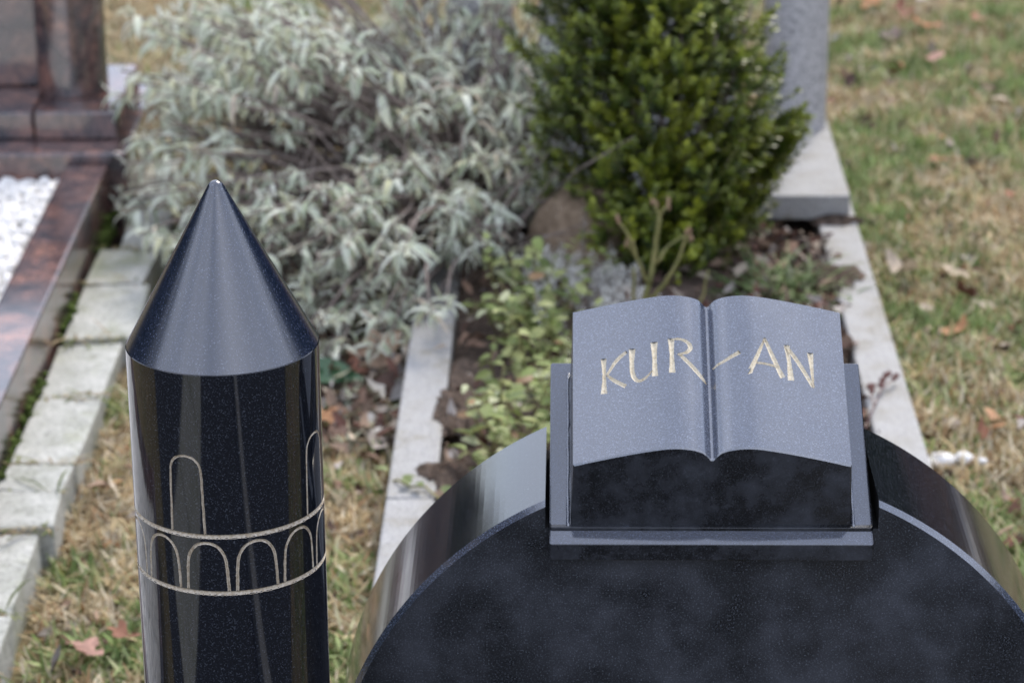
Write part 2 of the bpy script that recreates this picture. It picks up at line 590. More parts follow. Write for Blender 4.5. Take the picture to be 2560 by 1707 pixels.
def book():
    root = grave_empty('stone_book')
    tag(root, 'black granite open book lettered KUR-AN on its sloping plate atop the headstone', 'stone book')
    # plate: sloping top, vertical front lip hanging in front of the arch face, flat bed in the notch
    w = 0.152
    f0 = slope(0, 0, 0); b0 = slope(0, 0.2195, 0)
    prof = [(f0.y, f0.z), (b0.y, b0.z), (b0.y, NOTCH_Z + 0.0015), (-0.0015, NOTCH_Z + 0.0015), (-0.0015, 0.5715), (f0.y, 0.5715)]
    c = 0.0012

    def shrink(pr, d):
        cy = sum(p[0] for p in pr) / len(pr); cz = sum(p[1] for p in pr) / len(pr)
        return [(y + d * (1 if y < cy else -1), z + d * (1 if z < cz else -1)) for y, z in pr]
    loops = []
    for x, d in ((-w, c), (-w + c, 0), (w - c, 0), (w, c)):
        loops.append([(BP.x + x, y, z) for y, z in (shrink(prof, d) if d else prof)])
    plate = link('plate', prism_mesh('book_plate', loops), M['plate'], root)
    bv = plate.modifiers.new('edge', 'BEVEL'); bv.width = 0.0012; bv.segments = 2; bv.limit_method = 'ANGLE'; bv.angle_limit = R(25)
    # mortar bead round the book's foot
    bead = []
    for (x0, s0), (x1, s1) in (((-.1345, .0185), (.1345, .0185)), ((-.1345, .0185), (-.1345, .205)), ((.1345, .0185), (.1345, .205))):
        pts = []
        for k in range(25):
            t = k / 24
            pts.append((slope(x0 + (x1 - x0) * t + random.uniform(-.0003, .0003), s0 + (s1 - s0) * t + random.uniform(-.0003, .0003), 0.0004), 0.0017 + random.uniform(-.0003, .0003)))
        bead.append(pts)
    link('mortar_bead', tube_mesh('mortar_bead', bead, 8), M['sky_lit'], plate)
    # the book: pages' cross-section swept up the slope, ends cut almost upright
    N = 220
    base = 0.0012
    cs = [(-0.1322, base)]
    for i in range(N + 1):
        x = -PAGE_W + 2 * PAGE_W * i / N
        cs.append((x, PAGE_N + page_profile(x)))
    cs.append((0.1322, base))
    KF = 0.50

    def ring(s_at_zero, d):
        out = []
        for x, nn in cs:
            n2 = nn - d if nn > 0.01 else nn
            x2 = x * (1 - d / 0.13) if abs(x) > 0.12 else x
            out.append((x2, s_at_zero + KF * n2, n2))
        return out
    c = 0.0011
    loops = []
    for s0, d in ((0.0200, c), (0.0200 + c, 0), (0.2075 - c, 0), (0.2075, c)):
        loops.append([slope(*p) for p in ring(s0, d)])
    bk = link('pages', prism_mesh('book_pages', loops), M['sky_lit'], root)
    # carve the letters
    CV, CF = [], []
    lin = {}
    for name, strokes in STROKES.items():
        lv, lf = [], []
        for st in strokes:
            L, C, Rr = stroke_edges(st)
            n = len(L)
            # cutter: slot through the page surface
            o = len(CV)
            for i in range(n):
                for (x, s), l in ((L[i], .004), (L[i], -.0026), (Rr[i], -.0026), (Rr[i], .004)):
                    CV.append(page_point(x, s, l))
            for i in range(n - 1):
                for k in range(4):
                    a = o + i * 4 + k; b = o + i * 4 + (k + 1) % 4
                    CF.append((a, b, b + 4, a + 4))
            CF.append((o + 3, o + 2, o + 1, o)); e = o + (n - 1) * 4
            CF.append((e, e + 1, e + 2, e + 3))
            # V-shaped lining
            q = len(lv)
            for i in range(n):
                lv += [page_point(*L[i], -.0001), page_point(*C[i], -.0019), page_point(*Rr[i], -.0001)]
            for i in range(n - 1):
                a = q + i * 3
                lf += [(a, a + 1, a + 4, a + 3), (a + 1, a + 2, a + 5, a + 4)]
        lin[name] = (lv, lf)
    cm = mesh_py('letter_cutter', CV, CF)
    fix_normals(cm)
    cut(bk, cm, True)
    bk.data.materials.append(M['end'])
    for p in bk.data.polygons:
        if p.normal.z < 0.35: p.material_index = 1  # upright book faces take the shaded copy of the page stone
    plate.data.materials.append(M['end'])
    for p in plate.data.polygons:
        if p.normal.z < 0.2: p.material_index = 1  # plate front and sides get the shaded copy as well
    for name, (lv, lf) in lin.items():
        nm = 'carved_hyphen' if name == 'hyphen' else 'carved_letter'
        o = link(nm, mesh_py(nm, lv, lf), M['letter'], bk)
        o['label'] = 'carved cream hyphen on the right page' if name == 'hyphen' else 'carved cream capital letter %s on the open page' % name.upper()
    return root


book()

# ------------------------------------------------------------------ minaret column
COLX, COLY, COLR = -0.2519, 2.32, 0.0840
Z_RIM, Z_APEX, Z_LOW, Z_UP = 0.8375, 0.9835, 0.6355, 0.6890
COL_FACE = R(-90 + 6.2)       # direction of the angle 0, towards the camera


def column():
    root = empty('minaret_column', (COLX, COLY, 0), 0)
    tag(root, 'black polished granite minaret column with conical cap and engraved arcade band', 'column')
    gw, gd = 0.0019, 0.0021
    prof = [(COLR, -0.05)]
    for z in (Z_LOW, Z_UP):
        prof += [(COLR, z - gw), (COLR - gd, z + 0.0003), (COLR - gd, z + 0.0008), (COLR, z + gw)]
    prof += [(COLR, Z_RIM - 0.0006), (COLR - 0.0006, Z_RIM)]
    shaft = link('shaft', lathe_mesh('column_shaft', prof, 720), M['polish'], root)
    # cone cap with a softly rounded tip
    h = Z_APEX - Z_RIM
    tip = 0.0075
    half = math.atan2(COLR - 0.001, h + 0.009)
    cp = [(COLR - 0.0006, Z_RIM + 0.0001)]
    zs = Z_APEX - tip + tip * math.sin(half)
    rs = tip * math.cos(half)
    for k in range(1, 9): cp.append((COLR - 0.0006 + (rs - COLR + 0.0006) * k / 8, Z_RIM + (zs - Z_RIM) * k / 8))
    for k in range(1, 9):
        a = half + (math.pi / 2 - half) * k / 8
        cp.append((tip * math.cos(a) if k < 8 else 0.0, Z_APEX - tip + tip * math.sin(a)))
    cone = link('conical_cap', lathe_mesh('column_cap', cp, 360, True), M['cone'], root)
    cone.data.set_sharp_from_angle(angle=R(35))
    # engraved arches
    CV, CF = [], []
    linings = []

    def engrave(kind, path, w):
        pts = [np.array(p) for p in path]          # (arc length, z)
        n = len(pts)
        L, C, Rr = [], [], []
        for i, p in enumerate(pts):
            a = pts[max(i - 1, 0)]; b = pts[min(i + 1, n - 1)]
            t = (b - a) / np.linalg.norm(b - a)
            nr = np.array([-t[1], t[0]])
            L.append(p + nr * (w / 2 + random.uniform(-.00022, .00022))); Rr.append(p - nr * (w / 2 + random.uniform(-.00022, .00022))); C.append(p)

        def P(q, d):
            a = COL_FACE + q[0] / COLR
            r = COLR + d
            return (r * math.cos(a), r * math.sin(a), q[1])
        o = len(CV)
        for i in range(n):
            for q, d in ((L[i], .004), (L[i], -.0022), (Rr[i], -.0022), (Rr[i], .004)): CV.append(P(q, d))
        for i in range(n - 1):
            for k in range(4):
                a = o + i * 4 + k; b = o + i * 4 + (k + 1) % 4
                CF.append((a, b, b + 4, a + 4))
        CF.append((o + 3, o + 2, o + 1, o)); e = o + (n - 1) * 4
        CF.append((e, e + 1, e + 2, e + 3))
        V = []; F = []
        for i in range(n): V += [P(L[i], -.0001), P(C[i], -.0017), P(Rr[i], -.0001)]
        for i in range(n - 1):
            a = i * 3
            F += [(a, a + 1, a + 4, a + 3), (a + 1, a + 2, a + 5, a + 4)]
        linings.append((kind, mesh_py(kind, V, F)))

    def arch_path(c_deg, half_deg, z0, z1, squash):
        hw = R(half_deg) * COLR; c = R(c_deg) * COLR
        zs = z1 - squash
        pts = [(c - hw, z0 + (zs - z0) * k / 8) for k in range(8)]
        for k in range(21):
            a = math.pi - math.pi * k / 20
            pts.append((c + hw * (abs(math.cos(a)) ** 0.9) * (1 if math.cos(a) > 0 else -1) * (0.985), zs + squash * math.sin(a) ** 0.92))
        pts += [(c + hw, zs - (zs - z0) * k / 8) for k in range(1, 9)]
        # legs bow out a little towards the foot
        return [(c + (x - c) * (1 + 0.10 * max(0, 1 - (z - z0) / (z1 - z0)) ** 1.0 - 0.02), z) for x, z in pts]
    for k in range(12): engrave('engraved_arch', arch_path(15 + 30 * k, 11.6, Z_LOW + 0.0017, Z_UP - 0.0062, 0.0215), 0.0027)
    for k in range(4): engrave('engraved_window', arch_path(-26 + 90 * k, 9.9, Z_UP + 0.0017, Z_UP + 0.0735, 0.0145), 0.0022)
    cm = mesh_py('arch_cutter', CV, CF)
    fix_normals(cm)
    cut(shaft, cm, False)
    for kind, m in linings: link(kind, m, M['carve'], shaft)
    for z in (Z_LOW, Z_UP):
        seg = 360
        V, F = [], []
        for i in range(seg):
            a = 2 * math.pi * i / seg
            for r, zz in ((COLR + .0002, z - gw - random.uniform(0, .0006)), (COLR - gd + .0005, z + .0004), (COLR - .0002, z + gw * .92)):
                V.append((r * math.cos(a), r * math.sin(a), zz))
        for i in range(seg):
            a = i * 3; b = ((i + 1) % seg) * 3
            F += [(a, b, b + 1, a + 1), (a + 1, b + 1, b + 2, a + 2)]
        link('engraved_ring', mesh_py('engraved_ring', V, F), M['carve'], shaft)
    link('foot_plinth', box_mesh('column_plinth', -0.125, 0.125, -0.125, 0.125, -0.05, 0.06, 0.004), M['polish'], root)


M['cone'] = black_granite('black_granite_cap', 0.19, 0.04, ior=2.1, fleck=0.12, body=(0.004, 0.008, 0.024))
column()


# ------------------------------------------------------------------ pale granite kerbs, plate, pillars, grey headstone
def kerb_stone(name, x0, x1, y0, y1, label, group=None):
    o = link(name, box_mesh(name, x0, x1, y0, y1, -0.06, 0.08, 0.004, 2, 0.0015), M['kerb'])
    o.location = GO; o.rotation_euler = (0, 0, GA)
    tag(o, label, 'kerb stone', 'granite kerb stones edging the planted grave')


kerb_stone('kerb_stone', -0.3935, -0.3235, 0.235, 1.255, 'pale granite kerb stone running out from behind the left of the black headstone')
kerb_stone('kerb_stone', -0.3935, -0.3235, 1.259, 3.10, 'long pale granite kerb stone running under the silvery sage shrub')
kerb_stone('kerb_stone', 0.3235, 0.3935, 0.235, 2.505, 'long pale granite kerb stone along the lawn right of the stone book')
kerb_stone('kerb_stone', 0.3235, 0.3935, 2.512, 3.10, 'short pale granite kerb stone beside the pillar base plate')

o = link('base_plate', box_mesh('base_plate', -0.381, 0.381, 2.53, 3.12, 0.0815, 0.128, 0.003), M['kerb'])
o.location = GO; o.rotation_euler = (0, 0, GA)
tag(o, 'pale granite base plate under the grey pillars behind the box shrub', 'base plate')


def grey_pillar(x, label):
    t = grave_empty('granite_pillar', x, 2.995, 0.128)
    tag(t, label, 'pillar', 'grey granite pillars at the back of the grave')
    r = 0.0640
    link('shaft', lathe_mesh('pillar_shaft', [(r - .002, 0.0005), (r, 0.002), (r, 0.82), (r - .003, 0.823)], 128), M['pillar'], t)
    link('cap', lathe_mesh('pillar_cap', [(r - .003, 0.8232), (0.0, 0.95)], 96), M['pillar'], t)


grey_pillar(0.311, 'speckled grey granite pillar rising behind the box shrub on the right')
grey_pillar(-0.311, 'speckled grey granite pillar half hidden behind the sage shrub')

t = grave_empty('grey_headstone', 0.0, 2.91, 0.128)
tag(t, 'grey granite headstone hidden behind the dark green box shrub', 'headstone')
pts = [(-0.19, 0.0)] + [(-0.19 + 0.38 * i / 24, 0.62 + 0.07 * math.sin(math.pi * i / 24)) for i in range(25)] + [(0.19, 0.0)]
link('slab', prism_mesh('grey_slab', [[(x, y, z + .0005) for x, z in pts] for y in (0.0, 0.13)]), M['pillar'], t)


# ------------------------------------------------------------------ soil bed
def soil_bed():
    nx, ny = 60, 240
    X, Y = np.meshgrid(np.linspace(-0.3225, 0.3225, nx), np.linspace(0.235, 2.95, ny))
    Z = 0.052 + 0.010 * fbm(X, Y, 5, 4, 2.0) + 0.006 * fbm(X, Y, 8, 4, 12.0) + 0.016 * np.exp(-((abs(X) - 0.32) / 0.05) ** 2) * (0.3 + fbm(X, Y, 9, 3, 3.0))
    Z += 0.02 * np.exp(-((X / 0.2) ** 2))
    Z = np.where(Y > 2.45, np.minimum(Z, 0.074), Z)
    idx = np.arange(nx * ny).reshape(ny, nx)
    Q = np.stack([idx[:-1, :-1], idx[:-1, 1:], idx[1:, 1:], idx[1:, :-1]], -1).reshape(-1, 4)
    o = link('soil', mesh_np('soil', np.stack([X, Y, Z], -1).reshape(-1, 3), Q, smooth=True), M['soil'])
    o.location = GO; o.rotation_euler = (0, 0, GA)
    tag(o, kind='structure')


soil_bed()


def soil_patch(x, y, rx, ry, seed, label):
    """crumbly soil spilled over a kerb"""
    r = np.random.default_rng(seed)
    V = [(x, y, 0.0935)]; F = []
    n, rows = 72, 12
    prof = 1 + 0.34 * np.array([fbm(np.array([math.cos(2 * math.pi * i / n)]), np.array([math.sin(2 * math.pi * i / n)]), seed, 5, .8)[0] for i in range(n)]) + r.uniform(-.10, .10, n)
    for k in range(1, rows + 1):
        q = k / rows
        for i in range(n):
            a = 2 * math.pi * i / n
            V.append((x + rx * q * prof[i] * math.cos(a), y + ry * q * prof[i] * math.sin(a), 0.0795 + 0.012 * (1 - q ** 2) + (r.uniform(-.0035, .0035) if k < rows else -0.003)))
    for i in range(n): F.append((0, 1 + i, 1 + (i + 1) % n))
    for k in range(rows - 1):
        for i in range(n):
            a = 1 + k * n + i; b = 1 + k * n + (i + 1) % n
            F.append((a, a + n, b + n, b))
    o = link('spilled_soil', mesh_py('spilled_soil', V, F, True), M['soil'])
    tag(o, label, 'soil', 'soil spilled over the kerbs', None)


soil_patch(-0.088, 4.05, 0.038, 0.085, 1, 'dark soil spilled over the left kerb beside the light green plant')
soil_patch(-0.098, 3.80, 0.045, 0.038, 2, 'small dark soil patch on the left kerb nearest the headstone')
soil_patch(0.560, 4.66, 0.048, 0.065, 3, 'dark soil spilled over the right kerb beside the green grass tuft')
soil_patch(0.590, 4.965, 0.045, 0.022, 4, 'dark soil spilled across the joint of the right kerb')


# ------------------------------------------------------------------ concrete paver row
PAVE_Y = [2.30, 2.53, 2.76, 2.99, 3.215, 3.385, 3.655, 3.79, 3.895, 4.165, 4.425, 4.70, 4.90, 5.125, 5.475]
PAVER_LABELS = {
    4: 'pale concrete paver at the left edge near the bottom, cut by the frame',
    5: 'pale concrete paver, second up from the bottom of the row at the left edge',
    6: 'short pale paver below the grass strand, left of the engraved arcade',
    7: 'shortest pale paver of the row, just above the grass strand',
    8: 'pale concrete paver with clean square side face, left of the upper column shaft',
    9: 'pale concrete paver just left of the rim below the conical cap',
    10: 'pale concrete paver left of the middle of the conical cap',
    11: 'short pale concrete paver left of the tip of the conical cap',
    12: 'long pale paver above the column tip, partly under hanging sage leaves',
    13: 'pale concrete paver at the far end beside the red plinth, partly under sage',
}
for k in range(len(PAVE_Y) - 1):
    y0, y1 = PAVE_Y[k] + .005, PAVE_Y[k + 1] - .005
    xr = -0.640 + random.uniform(-.012, .012) - (0.02 if y0 < 3.7 else 0) - (0.02 if y0 > 5.0 else 0)
    m = box_mesh('paver', -0.748 if y1 < 5.12 else -0.719, xr, y0, y1, -0.05, 0.060 + random.uniform(-.006, .005), 0.005, 2, 0.006)
    o = link('paver', m, M['paver'])
    tag(o, PAVER_LABELS.get(k, 'pale concrete paver of the row, out of sight beyond the frame or under sage'), 'paver', 'concrete pavers in a row along the red granite grave')

# ------------------------------------------------------------------ red granite grave on the left
rk = link('red_kerb_stone', box_mesh('red_kerb_stone', -0.836, -0.757, 2.35, 5.122, -0.05, 0.150, 0.005), M['red'])
tag(rk, 'long polished red and black granite kerb stone beside the paver row', 'kerb stone', 'red granite kerb stones')
rk = link('red_kerb_stone', box_mesh('red_kerb_stone', -1.72, -1.64, 2.35, 5.122, -0.05, 0.150, 0.005), M['red'])
tag(rk, 'red granite kerb stone on the far side of the white pebbles', 'kerb stone', 'red granite kerb stones')
rk = link('red_kerb_stone', box_mesh('red_kerb_stone', -1.637, -0.839, 2.35, 2.43, -0.05, 0.150, 0.005), M['red'])
tag(rk, 'red granite kerb stone closing the near end of the white pebbles', 'kerb stone', 'red granite kerb stones')
t = empty('red_granite_plinth', (0, 5.3, 0))
tag(t, 'stepped red granite plinth behind the white pebble bed', 'plinth')
link('lower_step', box_mesh('lower_step', -1.74, -0.722, -0.172, 0.33, -0.05, 0.172, 0.006), M['red'], t)
link('upper_step', box_mesh('upper_step', -0.905, -0.748, -0.088, 0.26, 0.1725, 0.228, 0.005), M['red'], t)
link('upper_step', box_mesh('upper_step', -1.70, -0.909, -0.085, 0.26, 0.1725, 0.2265, 0.005), M['red'], t)
t = empty('red_granite_pillar', (-0.851, 5.365, 0.228))
tag(t, 'polished red and black granite pillar at the top left', 'pillar')
link('shaft', lathe_mesh('red_shaft', [(.066, .0005), (.068, .002), (.068, 0.29), (.064, .294)], 160), M['red'], t)
link('cap', lathe_mesh('red_cap', [(.064, .2942), (.058, .300), (0, .304)], 96), M['red'], t)
t = empty('red_granite_headstone', (-1.28, 5.40, 0.2265))
tag(t, 'dark red granite headstone slab at the left edge beside the red pillar', 'headstone')
link('slab', box_mesh('red_slab', -0.36, 0.369, 0.0, 0.14, 0.0005, 0.31, 0.006), M['red'], t)


def blob_mesh(seed, sub=2, amp=0.25):
    bm = bmesh.new()
    bmesh.ops.create_icosphere(bm, subdivisions=sub, radius=1.0)
    r = np.random.default_rng(seed)
    d = [(Vector(r.normal(size=3)).normalized(), r.uniform(0, 6.28), r.uniform(1.2, 3.2)) for _ in range(6)]
    for v in bm.verts:
        k = 1 + amp * sum(math.sin(v.co.dot(q) * f + p) for q, p, f in d) / 3
        v.co *= k
    V = np.array([v.co[:] for v in bm.verts]); F = np.array([[v.index for v in f.verts] for f in bm.faces])
    bm.free()
    return V, F


def euler_np(a, b, c):
    ca, sa, cb, sb, cc, sc = math.cos(a), math.sin(a), math.cos(b), math.sin(b), math.cos(c), math.sin(c)
    return np.array([[cb * cc, sa * sb * cc - ca * sc, ca * sb * cc + sa * sc], [cb * sc, sa * sb * sc + ca * cc, ca * sb * sc - sa * cc], [-sb, sa * cb, ca * cb]])


def pebbles():
    src = [blob_mesh(s, 1, 0.28) for s in range(6)]
    VV, TT, CC = [], [], []
    off = 0
    for i in range(11000):
        x = rng.uniform(-1.40, -0.842) if i < 5600 else rng.uniform(-1.634, -0.842); y = rng.uniform(3.2 if i < 5600 else 2.44, 5.12)
        s = rng.uniform(0.007, 0.0135)
        V, F = src[i % 6]
        Rm = euler_np(*rng.uniform(0, 6.28, 3))
        P = (V * np.array([1.25, 1.0, 0.75]) * s) @ Rm.T
        VV.append(P + np.array([x, y, 0.112 + 0.010 * fbm(np.array([x]), np.array([y]), 4, 2, 1.5)[0] + rng.uniform(-.007, .008)]))
        TT.append(F + off); off += len(V)
        c = rng.uniform(0.66, 0.80)
        CC.append(np.tile(np.array([c, c * 0.975, c * 0.935]), (len(V), 1)))
    o = link('white_pebbles', mesh_np('white_pebbles', np.concatenate(VV), None, np.concatenate(TT), np.concatenate(CC), True), M['pebble'])
    tag(o, 'bed of small white pebbles inside the red granite kerb', 'pebbles', kind='stuff')
    b = link('pebble_bed', box_mesh('pebble_bed', -1.638, -0.838, 2.432, 5.126, -0.04, 0.104, 0), M['pebblebed'])
    tag(b, kind='structure')


M['pebblebed'] = plain_noise('pale_gravel_bed', (0.6, 0.6, 0.59), (0.8, 0.8, 0.79), 60, 0.9)
pebbles()


# ------------------------------------------------------------------ grass
def mean_col(x, y):
    """patchy winter lawn: straw with green"""
    g = 0.9 * fbm(x, y, 21, 4, 0.9) + 0.8 * fbm(x, y, 22, 3, 5.0) + 0.16
    return g


def grass(name, regions, label, seed, bias=0.0):
    r = np.random.default_rng(seed)
    XS, YS = [], []
    for (x0, x1, y0, y1, dens, ok) in regions:
        n = int((x1 - x0) * (y1 - y0) * dens)
        x = r.uniform(x0, x1, n); y = r.uniform(y0, y1, n)
        keep = ok(x, y)
        XS.append(x[keep]); YS.append(y[keep])
    x = np.concatenate(XS); y = np.concatenate(YS)
    n = len(x)
    g = mean_col(x, y) + r.normal(0, 0.55, n) + bias
    L = r.uniform(0.016, 0.052, n) * np.where(g > 0.45, 0.85, 1.0)
    W = r.uniform(0.0012, 0.0031, n)
    az = r.uniform(0, 2 * math.pi, n)
    lean = np.clip(r.normal(1.12, 0.36, n), 0.15, 1.55) - np.where(g > 0.45, 0.25, 0)      # from vertical
    curl = r.uniform(-0.3, 1.1, n)
    z0 = ground_z(x, y) - 0.006 + np.abs(r.normal(0, 0.006, n))
    lv = 4
    P = np.zeros((n, lv, 3)); p = np.stack([x, y, z0], -1)
    side = np.stack([-np.sin(az), np.cos(az), np.zeros(n)], -1)
    twist = r.uniform(-0.6, 0.6, n)
    for k in range(lv):
        P[:, k] = p
        a = np.clip(lean + curl * k / lv, 0, 1.75)
        d = np.stack([np.cos(az + twist * k / lv) * np.sin(a), np.sin(az + twist * k / lv) * np.sin(a), np.cos(a)], -1)
        p = p + d * (L / (lv - 1))[:, None]
    P[:, 1:, 2] = np.maximum(P[:, 1:, 2], (ground_z(x, y) - 0.002)[:, None])
    wid = np.array([0.8, 1.0, 0.75, 0.0])
    V = np.zeros((n, 7, 3))
    for k in range(3):
        V[:, 2 * k] = P[:, k] + side * (W * wid[k])[:, None]
        V[:, 2 * k + 1] = P[:, k] - side * (W * wid[k])[:, None]
    V[:, 6] = P[:, 3]
    b = np.arange(n)[:, None] * 7
    Q = np.concatenate([b + np.array([0, 1, 3, 2]), b + np.array([2, 3, 5, 4])])
    T = b + np.array([4, 5, 6])
    straw = np.array([0.50, 0.39, 0.22]); pale = np.array([0.60, 0.52, 0.37]); brown = np.array([0.32, 0.20, 0.10]); green = np.array([0.17, 0.24, 0.075]); lgreen = np.array([0.33, 0.39, 0.16])
    u = r.uniform(0, 1, n)
    dry = np.where((u < 0.5)[:, None], straw, np.where((u < 0.8)[:, None], pale, brown))
    grn = np.where((u < 0.6)[:, None], green, lgreen)
    m = np.clip((g - 0.15) / 0.5, 0, 1)[:, None]
    c = dry * (1 - m) + grn * m
    c = c * r.uniform(0.75, 1.2, n)[:, None] * np.clip(1.0 + 0.28 * fbm(x, y, 27, 3, 7.0), .55, 1.4)[:, None]
    C = np.repeat(c[:, None], 7, 1)
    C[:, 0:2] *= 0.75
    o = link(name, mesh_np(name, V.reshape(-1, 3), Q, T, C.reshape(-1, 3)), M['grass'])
    tag(o, label, 'grass', kind='stuff')


def kerbL(y): return -0.206 + (y - 2.45) * 0.0208
def kerbR(y): return 0.581 + (y - 2.45) * 0.0208


grass('lawn_grass', [
    (0.55, 1.55, 2.6, 7.6, 26000, lambda x, y: (x > kerbR(y) + .004) & (x < 0.30 + 0.155 * y + .25)),
    (1.0, 2.6, 2.6, 8.2, 3500, lambda x, y: x > 0.30 + 0.155 * y + .1),
    (-0.75, 1.0, 5.62, 8.0, 11000, lambda x, y: (x < kerbR(y) + .004) & ((x > -0.74))),
    (0.55, 2.0, 2.03, 2.60, 9000, lambda x, y: x > 0.60),
], 'winter lawn of straw coloured and green grass right of the grave', 41, 0.16)
grass('strip_grass', [
    (-0.655, -0.15, 2.45, 5.62, 27000, lambda x, y: (x < kerbL(y) - .003) & (x > -0.648 - 0.012 * np.sin(y * 9))),
    (-0.66, 0.57, 2.03, 2.45, 9000, lambda x, y: ((x + 0.2519) ** 2 + (y - 2.32) ** 2 > 0.16 ** 2)),
    (-0.77, -0.745, 2.6, 5.1, 9000, lambda x, y: np.sin(y * 11) + np.sin(y * 4.3) > 0.2),
    (-2.2, -0.75, 5.66, 8.0, 6000, lambda x, y: np.ones_like(x, bool)),
    (-3.5, 3.5, 8.0, 12.0, 1500, lambda x, y: np.ones_like(x, bool)),
    (-3.5, -1.76, 2.5, 8.0, 2500, lambda x, y: (x < -2.2) | (y < 5.66)),
], 'matted straw coloured grass between the paver row and the planted grave', 43, -0.35)


# ------------------------------------------------------------------ leaves and litter
def leaf_blade(L, W, droop=0.0, fold=0.25, nseg=4, round_=1.0, wave=0.0):
    """leaf along +X, up +Z. returns V (3 per station), Q"""
    V = []
    for k in range(nseg + 1):
        t = k / nseg
        w = W * 0.5 * (math.sin(math.pi * (0.06 + 0.94 * t) ** round_) ** 0.8 if 0 < t < 1 else 0.06)
        a = droop * t
        x = L * (math.sin(a) / droop if abs(droop) > 1e-3 else t)
        z = -L * ((1 - math.cos(a)) / droop if abs(droop) > 1e-3 else 0)
        f = fold * w
        V += [(x, w, z + f), (x, 0, z), (x, -w, z + f + wave * w * math.sin(5 * t))]
    Q = []
    for k in range(nseg):
        a = k * 3
        Q += [(a, a + 1, a + 4, a + 3), (a + 1, a + 2, a + 5, a + 4)]
    return np.array(V), np.array(Q)


def frame_from(d, up=None, roll=0.0):
    d = Vector(d).normalized()
    up = Vector(up) if up else Vector((0, 0, 1))
    s = up.cross(d)
    if s.length < 1e-3: s = Vector((0, 1, 0))
    s.normalize(); u = d.cross(s)
    if roll:
        q = Matrix.Rotation(roll, 3, d); s = q @ s; u = q @ u
    return np.array([[d.x, s.x, u.x], [d.y, s.y, u.y], [d.z, s.z, u.z]])


def leafy_plant(root, leaves, mat, part='leaf', rest='foliage', most=300, near=None):
    """leaves: list of (V world, Q, colours). The largest in view become parts, the rest one mass."""
    o0 = np.array(root.matrix_basis.translation)
    cp = np.array([0, 0, 1.7])
    order = sorted(range(len(leaves)), key=lambda i: near(leaves[i]) if near else np.linalg.norm(leaves[i][0].mean(0) - cp))
    for i in order[:most]:
        V, Q, C = leaves[i]
        c = V[0]
        o = link(part, mesh_np(part, V - c, Q, None, C, True), mat, root)
        o.location = Vector(c - o0)
    rem = order[most:]
    if rem:
        VV, QQ, CC = [], [], []; off = 0
        for i in rem:
            V, Q, C = leaves[i]
            VV.append(V - o0); QQ.append(Q + off); CC.append(C); off += len(V)
        o = link(rest, mesh_np(rest, np.concatenate(VV), np.concatenate(QQ), None, np.concatenate(CC), True), mat, root)
        tag(o, kind='stuff')


def y0front(p):
    return p.y < 4.86


